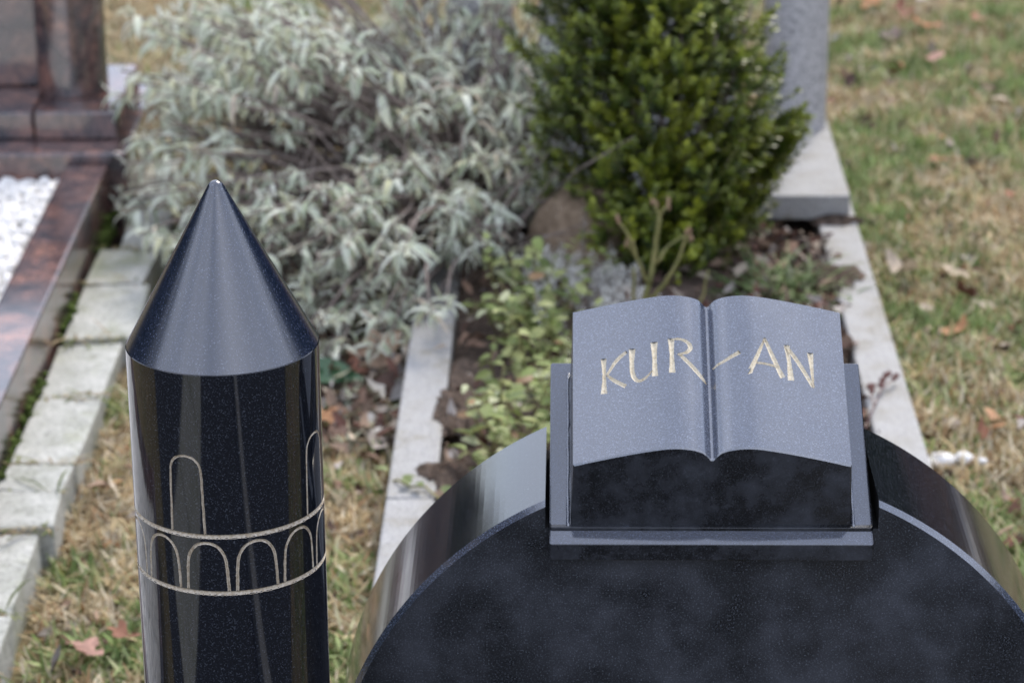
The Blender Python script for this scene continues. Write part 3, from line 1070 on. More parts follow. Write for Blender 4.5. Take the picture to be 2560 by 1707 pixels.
def sage():
    root = empty('sage_shrub', (-0.10, 5.05, 0.0))
    tag(root, 'large silvery sage shrub with drooping woolly leaves spilling over the left kerb', 'shrub')
    r = random.Random(5)
    base = Vector((-0.06, 5.08, 0.05))
    tips = []
    # sprays fill a wide leaning mound
    tries = 0
    while len(tips) < 330 and tries < 20000:
        tries += 1
        a = r.uniform(0, 2 * math.pi); q = math.sqrt(r.uniform(0.02, 1))
        x = -0.275 + 0.475 * q * math.cos(a); y = 5.08 + 0.66 * q * math.sin(a)
        top = 0.47 - 0.27 * q ** 2.2 + 0.05 * math.sin(9 * x + 5 * y)
        z = top * (1 - 0.55 * r.random() ** 1.6)
        if y < 4.75: z = min(z, 0.30 - (4.75 - y) * 0.35)
        if z < 0.05: continue
        if x > 0.10 or (x > -0.02 and y < 4.62): continue
        p = Vector((x, y, z))
        if min(((p - t).length for t in tips), default=1) < 0.033: continue
        if math.sin(11 * x + 3 * y) + math.sin(7 * y - 13 * z) > 1.35: continue
        tips.append(p)
    extra = [(-0.665, 5.25, 0.40), (-0.60, 5.15, 0.37), (-0.70, 5.30, 0.35), (-0.63, 5.06, 0.24), (-0.55, 5.10, 0.34), (-0.62, 5.12, 0.28),
             (-0.172, 4.30, 0.25), (-0.13, 4.28, 0.15), (-0.11, 4.34, 0.13), (-0.20, 4.52, 0.22), (-0.11, 4.56, 0.23), (-0.02, 4.60, 0.22), (-0.28, 4.56, 0.20), (-0.35, 4.50, 0.14), (-0.45, 4.62, 0.15), (0.00, 4.72, 0.27), (0.03, 4.80, 0.22),
             (0.04, 5.0, 0.40), (0.0, 5.15, 0.46), (0.07, 5.2, 0.36), (0.02, 4.88, 0.34), (-0.05, 5.3, 0.46), (0.0, 5.25, 0.50), (-0.08, 5.2, 0.50), (0.05, 5.1, 0.45), (-0.62, 5.35, 0.42), (-0.5, 5.4, 0.46), (-0.45, 5.2, 0.44), (-0.55, 5.3, 0.40), (-0.40, 5.45, 0.50), (-0.25, 5.4, 0.52), (-0.35, 5.3, 0.50), (-0.15, 5.45, 0.54), (-0.58, 5.0, 0.30), (-0.52, 4.9, 0.24), (-0.64, 5.1, 0.33)]
    tips += [Vector(e) for e in extra]
    for i in range(34):                       # the left shoulder reaching out over the pavers
        t = r.random()
        tips.append(Vector((-0.50 - 0.25 * t + r.uniform(-.03, .03), 5.22 + r.uniform(-.18, .22), 0.40 - 0.10 * t + r.uniform(-.10, .07))))
    for i in range(26):                       # top of the mound running out of the frame
        tips.append(Vector((r.uniform(-.62, .05), r.uniform(5.35, 5.7), r.uniform(.36, .52))))
    for i in range(70):                       # low sprays sprawling forward over the litter
        y = r.uniform(4.32, 4.85); x = r.uniform(-0.50 if y > 4.55 else -0.42, -0.17)
        tips.append(Vector((x, y, r.uniform(0.03, 0.13))))
    paths = []
    leaves = []
    for p in tips:
        # woody branch
        b = base + Vector((r.uniform(-.06, .06), r.uniform(-.08, .08), 0))
        v = p - b
        mid = b + v * 0.45 + Vector((r.uniform(-.04, .04), r.uniform(-.04, .04), 0.10 * v.length - 0.02))
        mid2 = b + v * 0.8 + Vector((r.uniform(-.03, .03), r.uniform(-.03, .03), 0.05 * v.length))
        paths.append([(b, 0.0070), ((b + mid) / 2 + Vector((0, 0, .01)), 0.0055), (mid, 0.0045), (mid2, 0.0032), (p, 0.0018)])
        out = (p - mid2); out.z *= 0.4
        out = out.normalized() if out.length > 1e-4 else Vector((0, -1, 0))
        n = r.randint(13, 25)
        size = r.uniform(.50, .98)
        reach = r.uniform(.03, .11)
        for k in range(n):
            h = k / n
            a = k * 2.399 + r.uniform(-.9, .9)
            u = r.random()
            if h < 0.22:                      # young leaves standing at the tip
                el = r.uniform(.3, 1.4); L = r.uniform(.018, .036); droop = r.uniform(-.2, .9)
            elif u < 0.66:                    # grown leaves arching over and hanging
                el = r.uniform(-.5, .6); L = r.uniform(.035, .085); droop = r.uniform(.9, 2.3)
            else:
                el = r.uniform(-1.4, -.1); L = r.uniform(.025, .070); droop = r.uniform(-.9, .9)
            L *= size * 1.08
            d = Vector((math.cos(a) * math.cos(el), math.sin(a) * math.cos(el), math.sin(el))) + out * r.uniform(0, .6)
            W = L * r.uniform(0.12, 0.20)
            if p.z < 0.13 and y0front(p): L *= 0.7; W *= 0.8; el = r.uniform(-.2, .6); d.z = math.sin(el)
            V, Q = leaf_blade(L, W, droop, r.uniform(0.1, 0.9), 5, 1.0)
            Rm = frame_from(d, None, r.uniform(-.5, .5))
            org = p - (p - mid2).normalized() * (reach * h) + Vector((r.uniform(-.006, .006), r.uniform(-.006, .006), r.uniform(-.008, .004))) if (p - mid2).length > 1e-4 else p
            V = V @ Rm.T + np.array(org)
            s = r.random()
            silver = np.array([0.68, 0.71, 0.58]); green = np.array([0.27, 0.36, 0.16]); olive = np.array([0.46, 0.46, 0.20]); white = np.array([0.92, 0.91, 0.87]); tan = np.array([0.50, 0.38, 0.25])
            g = np.clip(h * 0.9 - 0.10 + r.uniform(-.35, .5), 0, 1)
            mcol = silver * (1 - g) + green * g
            if s < 0.14: mcol = olive
            if s > 0.95: mcol = tan
            edge = mcol * 0.45 + white * 0.55
            C = np.zeros((len(V), 3))
            for q in range(0, len(V), 3):
                C[q] = edge; C[q + 1] = mcol * 0.9 + white * 0.1; C[q + 2] = edge
            C *= r.uniform(0.85, 1.12)
            leaves.append((V, Q, C))
    o0 = root.location
    paths = [[(Vector(p) - o0, rr) for p, rr in pa] for pa in paths]
    link('branches', tube_mesh('sage_branches', paths, 5), M['wood'], root)
    # bare twigs low in the bush
    tw = []
    for k in range(260):
        b = base + Vector((r.uniform(-.45, .1), r.uniform(-.5, .3), r.uniform(0, .12)))
        e = b + Vector((r.uniform(-.22, .22), r.uniform(-.25, .2), r.uniform(0.02, .26)))
        tw.append([(b - o0, .0025), ((b + e) / 2 + Vector((0, 0, .02)) - o0, .002), (e - o0, .001)])
    link('twigs', tube_mesh('sage_twigs', tw, 4), M['wood'], root)
    leafy_plant(root, leaves, M['sage'])


sage()


def box_shrub():
    root = empty('box_shrub', (0.285, 4.80, 0.05))
    tag(root, 'dense dark green box shrub with small glossy leaves and yellowish tips', 'shrub')
    r = random.Random(9)
    c0 = Vector((0.252, 4.80, 0.0))
    leaves = []; paths = []

    def radius(z):
        # egg outline: narrow foot, widest at a third, tapering top
        t = (z - 0.05) / 0.72
        pts = [(0, .11), (.08, .15), (.2, .170), (.4, .182), (.55, .176), (.7, .158), (.85, .135), (1, .07)]
        for (a, b), (c, d) in zip(pts[:-1], pts[1:]):
            if t <= c: return b + (d - b) * (t - a) / (c - a)
        return .02
    twigs = []
    for i in range(2100):
        z = 0.08 + 0.66 * r.random() ** 0.9
        a = r.uniform(0, 2 * math.pi)
        q = radius(z) * (1 - 0.6 * r.random() ** 1.9) * (1 + 0.17 * math.sin(3 * a + 9 * z) + 0.13 * math.sin(7 * a - 14 * z) + 0.16 * max(0, r.gauss(0, 1)))
        cx = c0.x - 0.01 + 0.02 * math.sin(6 * z)
        twigs.append((Vector((cx + q * math.cos(a) * 1.05, c0.y + q * math.sin(a), z)), Vector((math.cos(a), math.sin(a), 0.75)), z))
    # the branch reaching out to the right over the base plate, and others breaking the outline
    for i in range(150):
        t = r.random()
        twigs.append((Vector((0.37 + 0.150 * t + r.uniform(-.03, .03) * (1.2 - t), 4.78 + r.uniform(-.06, .05), 0.22 + 0.12 * t + r.uniform(-.07, .06) * (1.3 - t))), Vector((1, -0.1, 0.7)), .3))
    for i in range(110):                      # stray shoots breaking the outline
        z = r.uniform(.12, .72); a = r.uniform(0, 2 * math.pi); q = radius(z) * r.uniform(1.06, 1.32)
        twigs.append((Vector((c0.x + q * math.cos(a), c0.y + q * math.sin(a), z + .02)), Vector((math.cos(a) * .7, math.sin(a) * .7, 1.0)), z))
    for tip, d, z in twigs:
        d = (d.normalized() + Vector((r.uniform(-.4, .4), r.uniform(-.4, .4), r.uniform(-.2, .5)))).normalized()
        L = r.uniform(0.045, 0.085)
        b = tip - d * L
        paths.append([(b - root.location, .0014), (tip - root.location, .0007)])
        n = r.randint(7, 10)
        yel = r.random() < 0.20 or (abs(tip.x - 0.30) < 0.04 and tip.y < 4.72 and r.random() < .5)
        for k in range(n):
            t = (k + 0.5) / n
            for s in (-1, 1):
                a = k * 1.57 + (0 if s > 0 else math.pi) + r.uniform(-.3, .3)
                u = Vector((math.cos(a), math.sin(a), 0))
                side = (u - d * u.dot(d)).normalized()
                dd = (d * r.uniform(.5, 1.0) + side * 0.9).normalized()
                lf = r.uniform(0.012, 0.020) * (0.8 if t > .8 else 1)
                V, Q = leaf_blade(lf, lf * 0.55, r.uniform(-.2, .6), 0.35, 2, 0.9)
                V = V @ frame_from(dd, d, r.uniform(-.4, .4)).T + np.array(b + d * L * t)
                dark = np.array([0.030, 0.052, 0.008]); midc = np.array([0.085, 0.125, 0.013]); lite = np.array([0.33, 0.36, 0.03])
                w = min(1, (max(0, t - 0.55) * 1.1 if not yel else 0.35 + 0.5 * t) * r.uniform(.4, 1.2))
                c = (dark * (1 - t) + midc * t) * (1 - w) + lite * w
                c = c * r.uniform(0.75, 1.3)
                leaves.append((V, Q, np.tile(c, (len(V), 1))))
    st = []
    for k in range(16):
        a = r.uniform(0, 6.28); q = r.uniform(.03, .14); z = r.uniform(.35, .65)
        st.append([((0.285 - root.location.x + r.uniform(-.02, .02), r.uniform(-.02, .02), -0.02), .008), ((q * .5 * math.cos(a), q * .5 * math.sin(a), z * .45), .005), ((q * math.cos(a), q * math.sin(a), z), .002)])
    link('stems', tube_mesh('box_stems', st, 6), M['wood'], root)
    link('twigs', tube_mesh('box_twigs', paths, 3), M['rose'], root)
    leafy_plant(root, leaves, M['box'])


box_shrub()


def light_green_plant():
    root = empty('leafy_plant', (0.02, 4.15, 0.06))
    tag(root, 'low plant with light yellow green oval leaves left of the stone book', 'plant')
    r = random.Random(3)
    paths, leaves = [], []
    for i in range(76):
        y = r.uniform(3.76, 4.52)
        xc = 0.015 + (y - 3.8) * 0.03
        b = Vector((xc + r.uniform(-.06, .075), y, 0.055))
        tip = b + Vector((r.uniform(-.06, .06), r.uniform(-.07, .05), r.uniform(0.06, 0.16)))
        if i < 6: b = Vector((0.02 + r.uniform(-.03, .05), 4.40 + r.uniform(-.03, .05), .055)); tip = b + Vector((r.uniform(-.05, .05), r.uniform(-.05, .0), r.uniform(.12, .19)))
        mid = (b + tip) / 2 + Vector((r.uniform(-.01, .01), r.uniform(-.01, .01), 0.015))
        paths.append([(b - root.location, .0018), (mid - root.location, .0014), (tip - root.location, .0009)])
        n = r.randint(6, 9)
        for k in range(n):
            t = 0.25 + 0.75 * k / (n - 1)
            p = b.lerp(mid, t * 2) if t < .5 else mid.lerp(tip, t * 2 - 1)
            a = r.uniform(0, 6.28)
            d = Vector((math.cos(a), math.sin(a), r.uniform(-.25, .6)))
            L = r.uniform(0.016, 0.035)
            V, Q = leaf_blade(L, L * r.uniform(.5, .68), r.uniform(0, 1.0), r.uniform(0, .5), 4, 0.85)
            V = V @ frame_from(d, None, r.uniform(-.5, .5)).T + np.array(p)
            s = r.random()
            c = np.array([0.22, 0.27, 0.08]) if s < .42 else np.array([0.36, 0.39, 0.15]) if s < .72 else np.array([0.46, 0.48, 0.28]) if s < .84 else np.array([0.13, 0.17, 0.05]) if s < .95 else np.array([0.33, 0.20, 0.10])
            c = c * r.uniform(.8, 1.15)
            leaves.append((V, Q, np.tile(c, (len(V), 1))))
    link('stems', tube_mesh('plant_stems', paths, 5), M['rose'], root)
    leafy_plant(root, leaves, M['leaf'], most=300)


light_green_plant()


def grey_plant():
    root = empty('lavender_cotton', (0.14, 4.55, 0.055))
    tag(root, 'low cushion of fine blue grey foliage in front of the brown stone', 'plant')
    r = random.Random(6)
    VV, QQ, CC = [], [], []; off = 0
    paths = []
    for i in range(130):
        b = Vector((r.uniform(0.02, 0.235), r.uniform(4.36, 4.70), 0.055))
        if i > 85: b = Vector((r.uniform(0.05, 0.10), r.uniform(4.62, 4.78), .06))
        d = Vector((r.uniform(-.5, .5), r.uniform(-.6, .3), 1)).normalized()
        L = r.uniform(0.04, 0.09) if i not in (3, 4) else 0.15
        paths.append([(b - root.location, .0016), (b + d * L - root.location, .0010)])
        for k in range(34):
            t = 0.3 + 0.7 * k / 33
            a = k * 2.4; u = Vector((math.cos(a), math.sin(a), 0)); u = (u - d * u.dot(d)).normalized()
            dd = (u + d * r.uniform(.3, 1.0)).normalized()
            V, Q = leaf_blade(r.uniform(.009, .016), .0026, 0.2, 0.2, 2)
            V = V @ frame_from(dd, d).T + np.array(b + d * L * t - root.location)
            c = np.array([0.84, 0.83, 0.77]) * r.uniform(.75, 1.2)
            VV.append(V); QQ.append(Q + off); off += len(V); CC.append(np.tile(c, (len(V), 1)))
    link('stems', tube_mesh('grey_stems', paths, 4), M['wood'], root)
    tag(link('foliage', mesh_np('grey_foliage', np.concatenate(VV), np.concatenate(QQ), None, np.concatenate(CC)), M['sage'], root), kind='stuff')


grey_plant()


def rose():
    Y = 4.30
    root = empty('rose_bush', (0.195, Y, 0.05))
    tag(root, 'pruned leafless rose with forked greenish canes rising behind the stone book', 'rose bush')
    o0 = root.location
    def P(x, z, dy=0.0): return Vector((x, Y + dy, z)) - o0
    canes = [
        [(P(.195, .05), .0075), (P(.208, .14), .0070), (P(.219, .196), .0062), (P(.229, .240, .01), .0056), (P(.232, .276, .01), .0050), (P(.236, .305, .01), .0042)],
        [(P(.236, .304, .01), .0038), (P(.243, .316, .01), .0032), (P(.252, .324, .012), .0022)],
        [(P(.235, .302, .01), .0038), (P(.231, .318, .01), .0030), (P(.229, .326, .01), .0022)],
        [(P(.219, .196), .0048), (P(.208, .222, -.01), .0042), (P(.198, .247, -.015), .0038), (P(.186, .281, -.02), .0034), (P(.170, .306, -.02), .0022)],
        [(P(.198, .247, -.015), .0030), (P(.187, .262, -.02), .0024), (P(.186, .27, -.02), .0018)],
        [(P(.210, .150), .0052), (P(.236, .192, -.02), .0048), (P(.257, .225, -.03), .0042), (P(.270, .258, -.03), .0036), (P(.278, .292, -.03), .0022)],
        [(P(.231, .225, .01), .0036), (P(.252, .252, .02), .0030), (P(.274, .266, .02), .0024), (P(.286, .268, .02), .0016)],
        [(P(.196, .06), .0048), (P(.197, .15, .02), .0042), (P(.196, .215, .02), .0032)],
        [(P(.22, .05), .0042), (P(.243, .12, -.02), .0036), (P(.262, .165, -.02), .0024)],
        [(P(.27, .05, .1), .004), (P(.315, .14, .1), .003), (P(.322, .182, .1), .002)],
    ]
    cane_obs = []
    for c in canes:
        # slight kinks
        path = []
        for (a, ra), (b, rb) in zip(c[:-1], c[1:]):
            for k in range(3):
                t = k / 3
                path.append((a.lerp(b, t) + Vector((random.uniform(-.0018, .0018), random.uniform(-.0012, .0012), 0)), (ra + (rb - ra) * t) * .74))
        path.append((c[-1][0], c[-1][1] * .74))
        cane_obs.append(link('cane', tube_mesh('cane', [path], 8), M['rose'], root))
    buds = []
    for ci, c in list(enumerate(canes))[1:7]:
        p = c[-1][0]
        for k in range(3):
            q = p + Vector((random.uniform(-.006, .006), random.uniform(-.005, .005), random.uniform(-.006, .006)))
            buds.append((ci, [(q - Vector((0, 0, .005)), .0012), (q, .0032), (q + Vector((random.uniform(-.003, .003), 0, .007)), .0008)]))
    for ci, b in buds: link('bud', tube_mesh('bud', [b], 6), M['bud'], cane_obs[ci])


rose()

# brown stone behind the grey cushion
V, F = blob_mesh(12, 4, 0.22)
Vr = V * np.array([0.074, 0.060, 0.105])
Vr += 0.004 * np.stack([fbm(V[:, 0] * 1.0, V[:, 1] + V[:, 2], 31, 4, 1.2)] * 3, -1)
o = link('field_stone', mesh_np('field_stone', Vr, None, F, None, True), M['rock'])
o.location = (0.116, 4.735, 0.115)
tag(o, 'rough brown field stone between the sage and box shrubs', 'stone')


def tuft(name, x, y, z, n, L, spread, cols, label, cat, seed, w=0.0035):
    r = np.random.default_rng(seed)
    VV, QQ, CC = [], [], []; off = 0
    root = empty(name, (x, y, z))
    tag(root, label, cat)
    leaves = []
    for i in range(n):
        a = r.uniform(0, 6.28)
        d = Vector((math.cos(a), math.sin(a), r.uniform(.3, 2.0)))
        V, Q = leaf_blade(L * r.uniform(.6, 1.1), w * r.uniform(.8, 1.4), r.uniform(.8, 1.9), .4, 5, .7)
        V = V @ frame_from(d).T + np.array([x + r.normal(0, spread), y + r.normal(0, spread), z])
        V[:, 2] = np.maximum(V[:, 2], z - .01)
        c = np.array(cols[r.integers(len(cols))]) * r.uniform(.7, 1.2)
        leaves.append((V, Q, np.tile(c, (len(V), 1))))
    leafy_plant(root, leaves, M['leaf'], most=300)


tuft('grass_tuft', 0.470, 4.62, 0.055, 300, 0.125, 0.042, [(.10, .16, .045), (.17, .24, .08), (.07, .12, .035), (.24, .29, .13)], 'green tuft of narrow arching leaves beside the right kerb', 'grass tuft', 5)


# bark chips and crumbled leaves over the soil and under the sage
def litter(name, label, n, area, zfun, seed, cols, size):
    r = np.random.default_rng(seed)
    VV, QQ, CC = [], [], []; off = 0
    for i in range(n):
        x, y = area(r)
        L = r.uniform(*size)
        V, Q = leaf_blade(L, L * r.uniform(.2, .7), r.uniform(-1.2, 1.5), r.uniform(-.5, .8), 3, .8, .5)
        V = V @ euler_np(r.normal(0, .45), r.normal(0, .4), r.uniform(0, 6.28)).T + np.array([x, y, zfun(x, y) + r.uniform(0, .012)])
        c = np.array(cols[r.integers(len(cols))]) * r.uniform(.6, 1.25)
        VV.append(V); QQ.append(Q + off); off += len(V); CC.append(np.tile(c, (len(V), 1)))
    o = link(name, mesh_np(name, np.concatenate(VV), np.concatenate(QQ), None, np.concatenate(CC)), M['litter'])
    tag(o, label, 'litter', kind='stuff')


BROWN = [(.13, .085, .06), (.22, .14, .10), (.08, .05, .04), (.30, .21, .15), (.40, .33, .26), (.16, .08, .06), (.34, .30, .27)]


def bed_area(r):
    u = r.random()
    p = G(r.uniform(-.31, .315), r.uniform(.4, 2.5)) if u < .6 else G(r.uniform(.14, .33), r.uniform(1.3, 2.5)) if u < .985 else G(*((r.normal(.345, .02), r.normal(2.2, .07)) if r.random() < .5 else (r.normal(-.33, .02), r.normal(1.5, .15))))
    return p.x, p.y


litter('bed_litter', 'brown bark chips and crumbled leaves on the soil of the planted grave', 2600, bed_area, lambda x, y: 0.066 + 0.012 * math.exp(-((x - .2) / .2) ** 2), 61, BROWN, (.012, .042))


def sage_area(r):
    y = r.uniform(4.05, 5.4)
    return r.uniform(-.62 if y > 4.4 else -.42, kerbL(y) - .012), y


litter('sage_litter', 'grey brown dead sage leaves and twigs matted on the grass left of the kerb', 2300, sage_area, lambda x, y: 0.012, 62, BROWN + [(.40, .37, .34), (.48, .45, .40), (.30, .31, .22), (.36, .35, .24)], (.015, .06))


def lawn_area(r):
    y = r.uniform(3.2, 7.2)
    return kerbR(y) + 0.02 + abs(r.normal(0, .45)), y


litter('lawn_litter', 'small crumbled brown leaf pieces scattered in the lawn right of the grave', 520, lawn_area, lambda x, y: 0.010, 63, BROWN + [(.36, .20, .10), (.48, .40, .30), (.30, .14, .09)], (.012, .05))


def strip_area(r):
    y = r.uniform(3.0, 4.3)
    return r.uniform(-.62, kerbL(y) - .01), y


litter('strip_litter', 'brown leaf pieces scattered in the grass strip beside the column', 260, strip_area, lambda x, y: 0.010, 64, BROWN + [(.36, .20, .10), (.48, .40, .30)], (.012, .045))

# fallen broad leaves, each its own thing
def maple_outline(seed, lobes=5):
    r = random.Random(seed)
    pts = []
    n = 60
    for i in range(n):
        a = 2 * math.pi * i / n
        l = 0.55 + 0.45 * abs(math.cos(lobes * a / 2)) ** 1.6 + 0.05 * math.sin(17 * a)
        if abs(a - math.pi) < 0.25: l *= 0.55
        pts.append((l * math.cos(a) * r.uniform(.94, 1.06), l * math.sin(a) * r.uniform(.94, 1.06)))
    return pts


def oval_outline(seed):
    r = random.Random(seed)
    return [((math.cos(a)) * 1.0, 0.48 * math.sin(a) * (1 - 0.25 * math.cos(a)) * r.uniform(.95, 1.05)) for a in [2 * math.pi * i / 36 for i in range(36)]]


def fallen_leaf(x, y, z, size, col, kind, curl, rot, label, seed):
    out = maple_outline(seed) if kind == 'm' else oval_outline(seed)
    n = len(out); r = random.Random(seed)
    rings = [1.0, 0.72, 0.4]
    V, C = [], []
    ax = r.uniform(0, 3.14)
    for q in rings:
        for px, py in out:
            u = (px * math.cos(ax) + py * math.sin(ax)) * q
            zz = curl * (u * u) + 0.10 * math.sin(4 * px * q + seed) * q + 0.08 * math.sin(5 * py * q)
            V.append((px * q * size * (1 - .15 * curl * q), py * q * size, zz * size)); C.append(np.array(col) * (0.85 + 0.3 * q * r.random()))
    V.append((0, 0, 0)); C.append(np.array(col) * .8)
    Q, T = [], []
    for k in range(2):
        for i in range(n):
            j = (i + 1) % n
            Q.append((k * n + i, k * n + j, (k + 1) * n + j, (k + 1) * n + i))
    for i in range(n): T.append((2 * n + i, 2 * n + (i + 1) % n, 3 * n))
    V = np.array(V)
    m = mesh_np('fallen_leaf', V, np.array(Q), np.array(T), np.array(C), True)
    o = link('fallen_leaf', m, M['dead'])
    o.location = (x, y, z + max(0.0, -V[:, 2].min()) * 0.6)
    o.rotation_euler = (r.uniform(-.35, .35), r.uniform(-.35, .35), rot)
    tag(o, label, 'leaf', 'fallen brown leaves')


RED, TAN, DARK, ORG, PINK, PALE = (.25, .115, .075), (.42, .29, .21), (.085, .04, .025), (.42, .22, .11), (.40, .23, .18), (.55, .45, .34)
FL = [
    (-.222, 4.38, .045, .052, TAN, 'm', .35, .5, 'large curled tan maple leaf against the outside of the left kerb'),
    (-.268, 4.345, .03, .036, RED, 'm', .5, 2.5, 'reddish brown curled leaf just left of the large tan maple leaf'),
    (-.215, 4.27, .02, .034, (.30, .18, .11), 'o', .5, 1.2, 'brown oval leaf on the grass below the large tan maple leaf'),
    (-.300, 4.14, .03, .030, ORG, 'm', .3, 2.0, 'orange brown leaf touching the right side of the minaret column'),
    (-.238, 4.06, .025, .022, PALE, 'o', .3, 2.4, 'small pale tan leaf on the grass right of the minaret column'),
    (-.565, 3.34, .03, .032, PINK, 'm', .3, 1.0, 'pinkish brown leaf on the grass at the bottom left'),
    (-.515, 3.38, .03, .026, RED, 'm', .4, 3.0, 'dark reddish leaf beside the pinkish leaf at the bottom left'),
    (-.515, 3.80, .03, .020, ORG, 'o', .2, .4, 'small orange leaf left of the engraved upper ring of the column'),
    (-.505, 3.675, .03, .022, (.50, .27, .15), 'o', .3, 1.4, 'small orange leaf left of the engraved arcade of the column'),
    (.792, 4.70, .03, .030, DARK, 'm', .8, .2, 'dark brown curled leaf on the lawn right of the stone book'),
    (.757, 4.55, .02, .030, ORG, 'o', .4, .6, 'orange brown leaf just below the dark curled leaf on the lawn'),
    (.700, 4.83, .03, .040, PALE, 'o', .9, 2.3, 'straw coloured curled leaf on the lawn beside the right kerb'),
    (.79, 4.82, .03, .036, (.52, .42, .30), 'o', .7, 2.6, 'straw coloured curled leaf above the dark leaf on the lawn'),
    (.964, 6.31, .03, .036, PINK, 'o', .3, .5, 'pinkish leaf on the lawn at upper right'),
    (1.062, 6.00, .02, .026, PALE, 'o', .3, 0, 'pale leaf on the lawn near the right edge'),
    (.885, 6.86, .03, .042, ORG, 'm', .5, .3, 'orange brown leaf at the top edge beside the grey pillar'),
    (.945, 6.76, .03, .040, RED, 'm', .5, 1.3, 'reddish leaf in the cluster at the top edge'),
    (.985, 6.62, .03, .040, (.38, .16, .08), 'm', .5, 2.3, 'rust coloured leaf lowest in the cluster at the top edge'),
    (.90, 6.55, .02, .036, (.22, .16, .15), 'm', .4, .9, 'greyish brown leaf in the cluster right of the grey pillar'),
    (1.125, 6.68, .03, .036, (.36, .19, .12), 'm', .4, 2.8, 'brown leaf on the lawn at the top right'),
    (1.03, 6.95, .03, .05, (.60, .52, .45), 'm', .4, 2.0, 'pale buff leaf at the very top right'),
    (.87, 5.55, .02, .028, (.28, .15, .08), 'm', .3, 1.8, 'brown leaf on the lawn right of the base plate'),
    (.64, 5.62, .02, .022, (.33, .18, .1), 'm', .3, .8, 'small brown leaf at the foot of the grey pillar'),
    (.548, 5.02, .085, .024, PALE, 'o', .5, .8, 'pale rounded leaf on the soil before the base plate'),
    (.585, 5.03, .085, .020, PINK, 'o', .6, 1.9, 'small pink brown leaf before the base plate'),
    (.76, 4.15, .02, .024, (.45, .25, .14), 'o', .3, 2.2, 'orange brown leaf on the lawn right of the engraved page'),
    (.80, 3.92, .02, .022, (.5, .3, .18), 'o', .3, 1.0, 'small orange leaf on the lawn above the right shoulder of the headstone'),
]
for i, f in enumerate(FL): fallen_leaf(*f, 100 + i)

# dark green broad leaf at the column's right
root = empty('broad_leaf', (-0.315, 4.33, 0.0))
tag(root, 'dark green broad leaf showing behind the right of the minaret column', 'leaf')
V, Q = leaf_blade(0.13, 0.062, 0.9, .35, 8, .9)
V = V @ frame_from((0.75, -0.45, 0.55), None, .5).T + np.array([-0.045, 0.02, 0.01])
link('blade', mesh_np('broad_leaf_blade', V, Q, None, np.tile(np.array([.045, .10, .045]), (len(V), 1)), True), M['box'], root)

# ivy tendril over the left kerb
root = empty('ivy_tendril', (-0.15, 3.74, 0.081))
tag(root, 'thin green creeper trailing across the left kerb', 'creeper')
pth = [(-.19, 3.80, .03), (-.176, 3.785, .075), (-.165, 3.765, .086), (-.148, 3.742, .085), (-.125, 3.742, .085), (-.108, 3.705, .085), (-.09, 3.69, .08), (-.06, 3.70, .07)]
link('runner', tube_mesh('runner', [[(Vector(p) - root.location, .0017) for p in pth]], 6), M['rose'], root)
for k, (x, y, a) in enumerate([(-.16, 3.757, .3), (-.148, 3.74, 2.0), (-.14, 3.745, -1), (-.098, 3.71, 1.2), (-.18, 3.79, 2.8)]):
    V, Q = leaf_blade(.022, .016, .3, .3, 4, .8)
    V = V @ frame_from((math.cos(a), math.sin(a), .3)).T + np.array([x + .15, y - 3.74, .008])
    link('leaf', mesh_np('ivy_leaf', V, Q, None, np.tile(np.array([.16, .20, .06]), (len(V), 1)), True), M['leaf'], root)

# dry red stem on the right kerb
root = empty('dry_seed_stem', (0.57, 4.07, 0.081))
tag(root, 'thin dry reddish seed stem lying on the right kerb', 'stem')
st = [[((-.045, -.13, .003), .0013), ((-.02, -.05, .010), .0012), ((.0, .02, .012), .001), ((.03, .075, .014), .0008)], [((-.02, -.05, .010), .001), ((-.018, .02, .016), .0008)], [((0, .02, .012), .0009), ((.012, .06, .02), .0007)]]
link('stalk', tube_mesh('stalk', [[(Vector(p), r_) for p, r_ in s] for s in st], 5), M['redstem'], root)
for (x, y, z) in [(.03, .075, .014), (.024, .06, .014), (-.018, .02, .016), (-.012, .03, .015), (.012, .06, .02), (.005, .045, .018), (.0, .035, .014), (-.016, .008, .014), (.018, .07, .018)]:
    V, F = blob_mesh(int((x + 1) * 1000), 1, .3)
    o = link('seed_head', mesh_np('seed_head', V * .0055, None, F, None, True), M['redstem'], root)
    o.location = (x, y, z)

# little white stones at the outer foot of the right kerb
for k, (x, y, s) in enumerate([(.655, 4.0, .022), (.69, 4.005, .017), (.63, 3.985, .018), (.715, 3.995, .011)]):
    V, F = blob_mesh(70 + k, 2, .3)
    o = link('white_stone', mesh_np('white_stone', V * np.array([s, s * .8, s * .6]), None, F, None, True), M['quartz'])
    o.location = (x, y, .012)
    tag(o, ['largest white quartz stone in the grass at the outer foot of the right kerb', 'white quartz stone just right of the largest one by the right kerb', 'white quartz stone tight against the right kerb', 'tiny white quartz stone farthest from the right kerb'][k], 'stone', 'white stones by the right kerb')


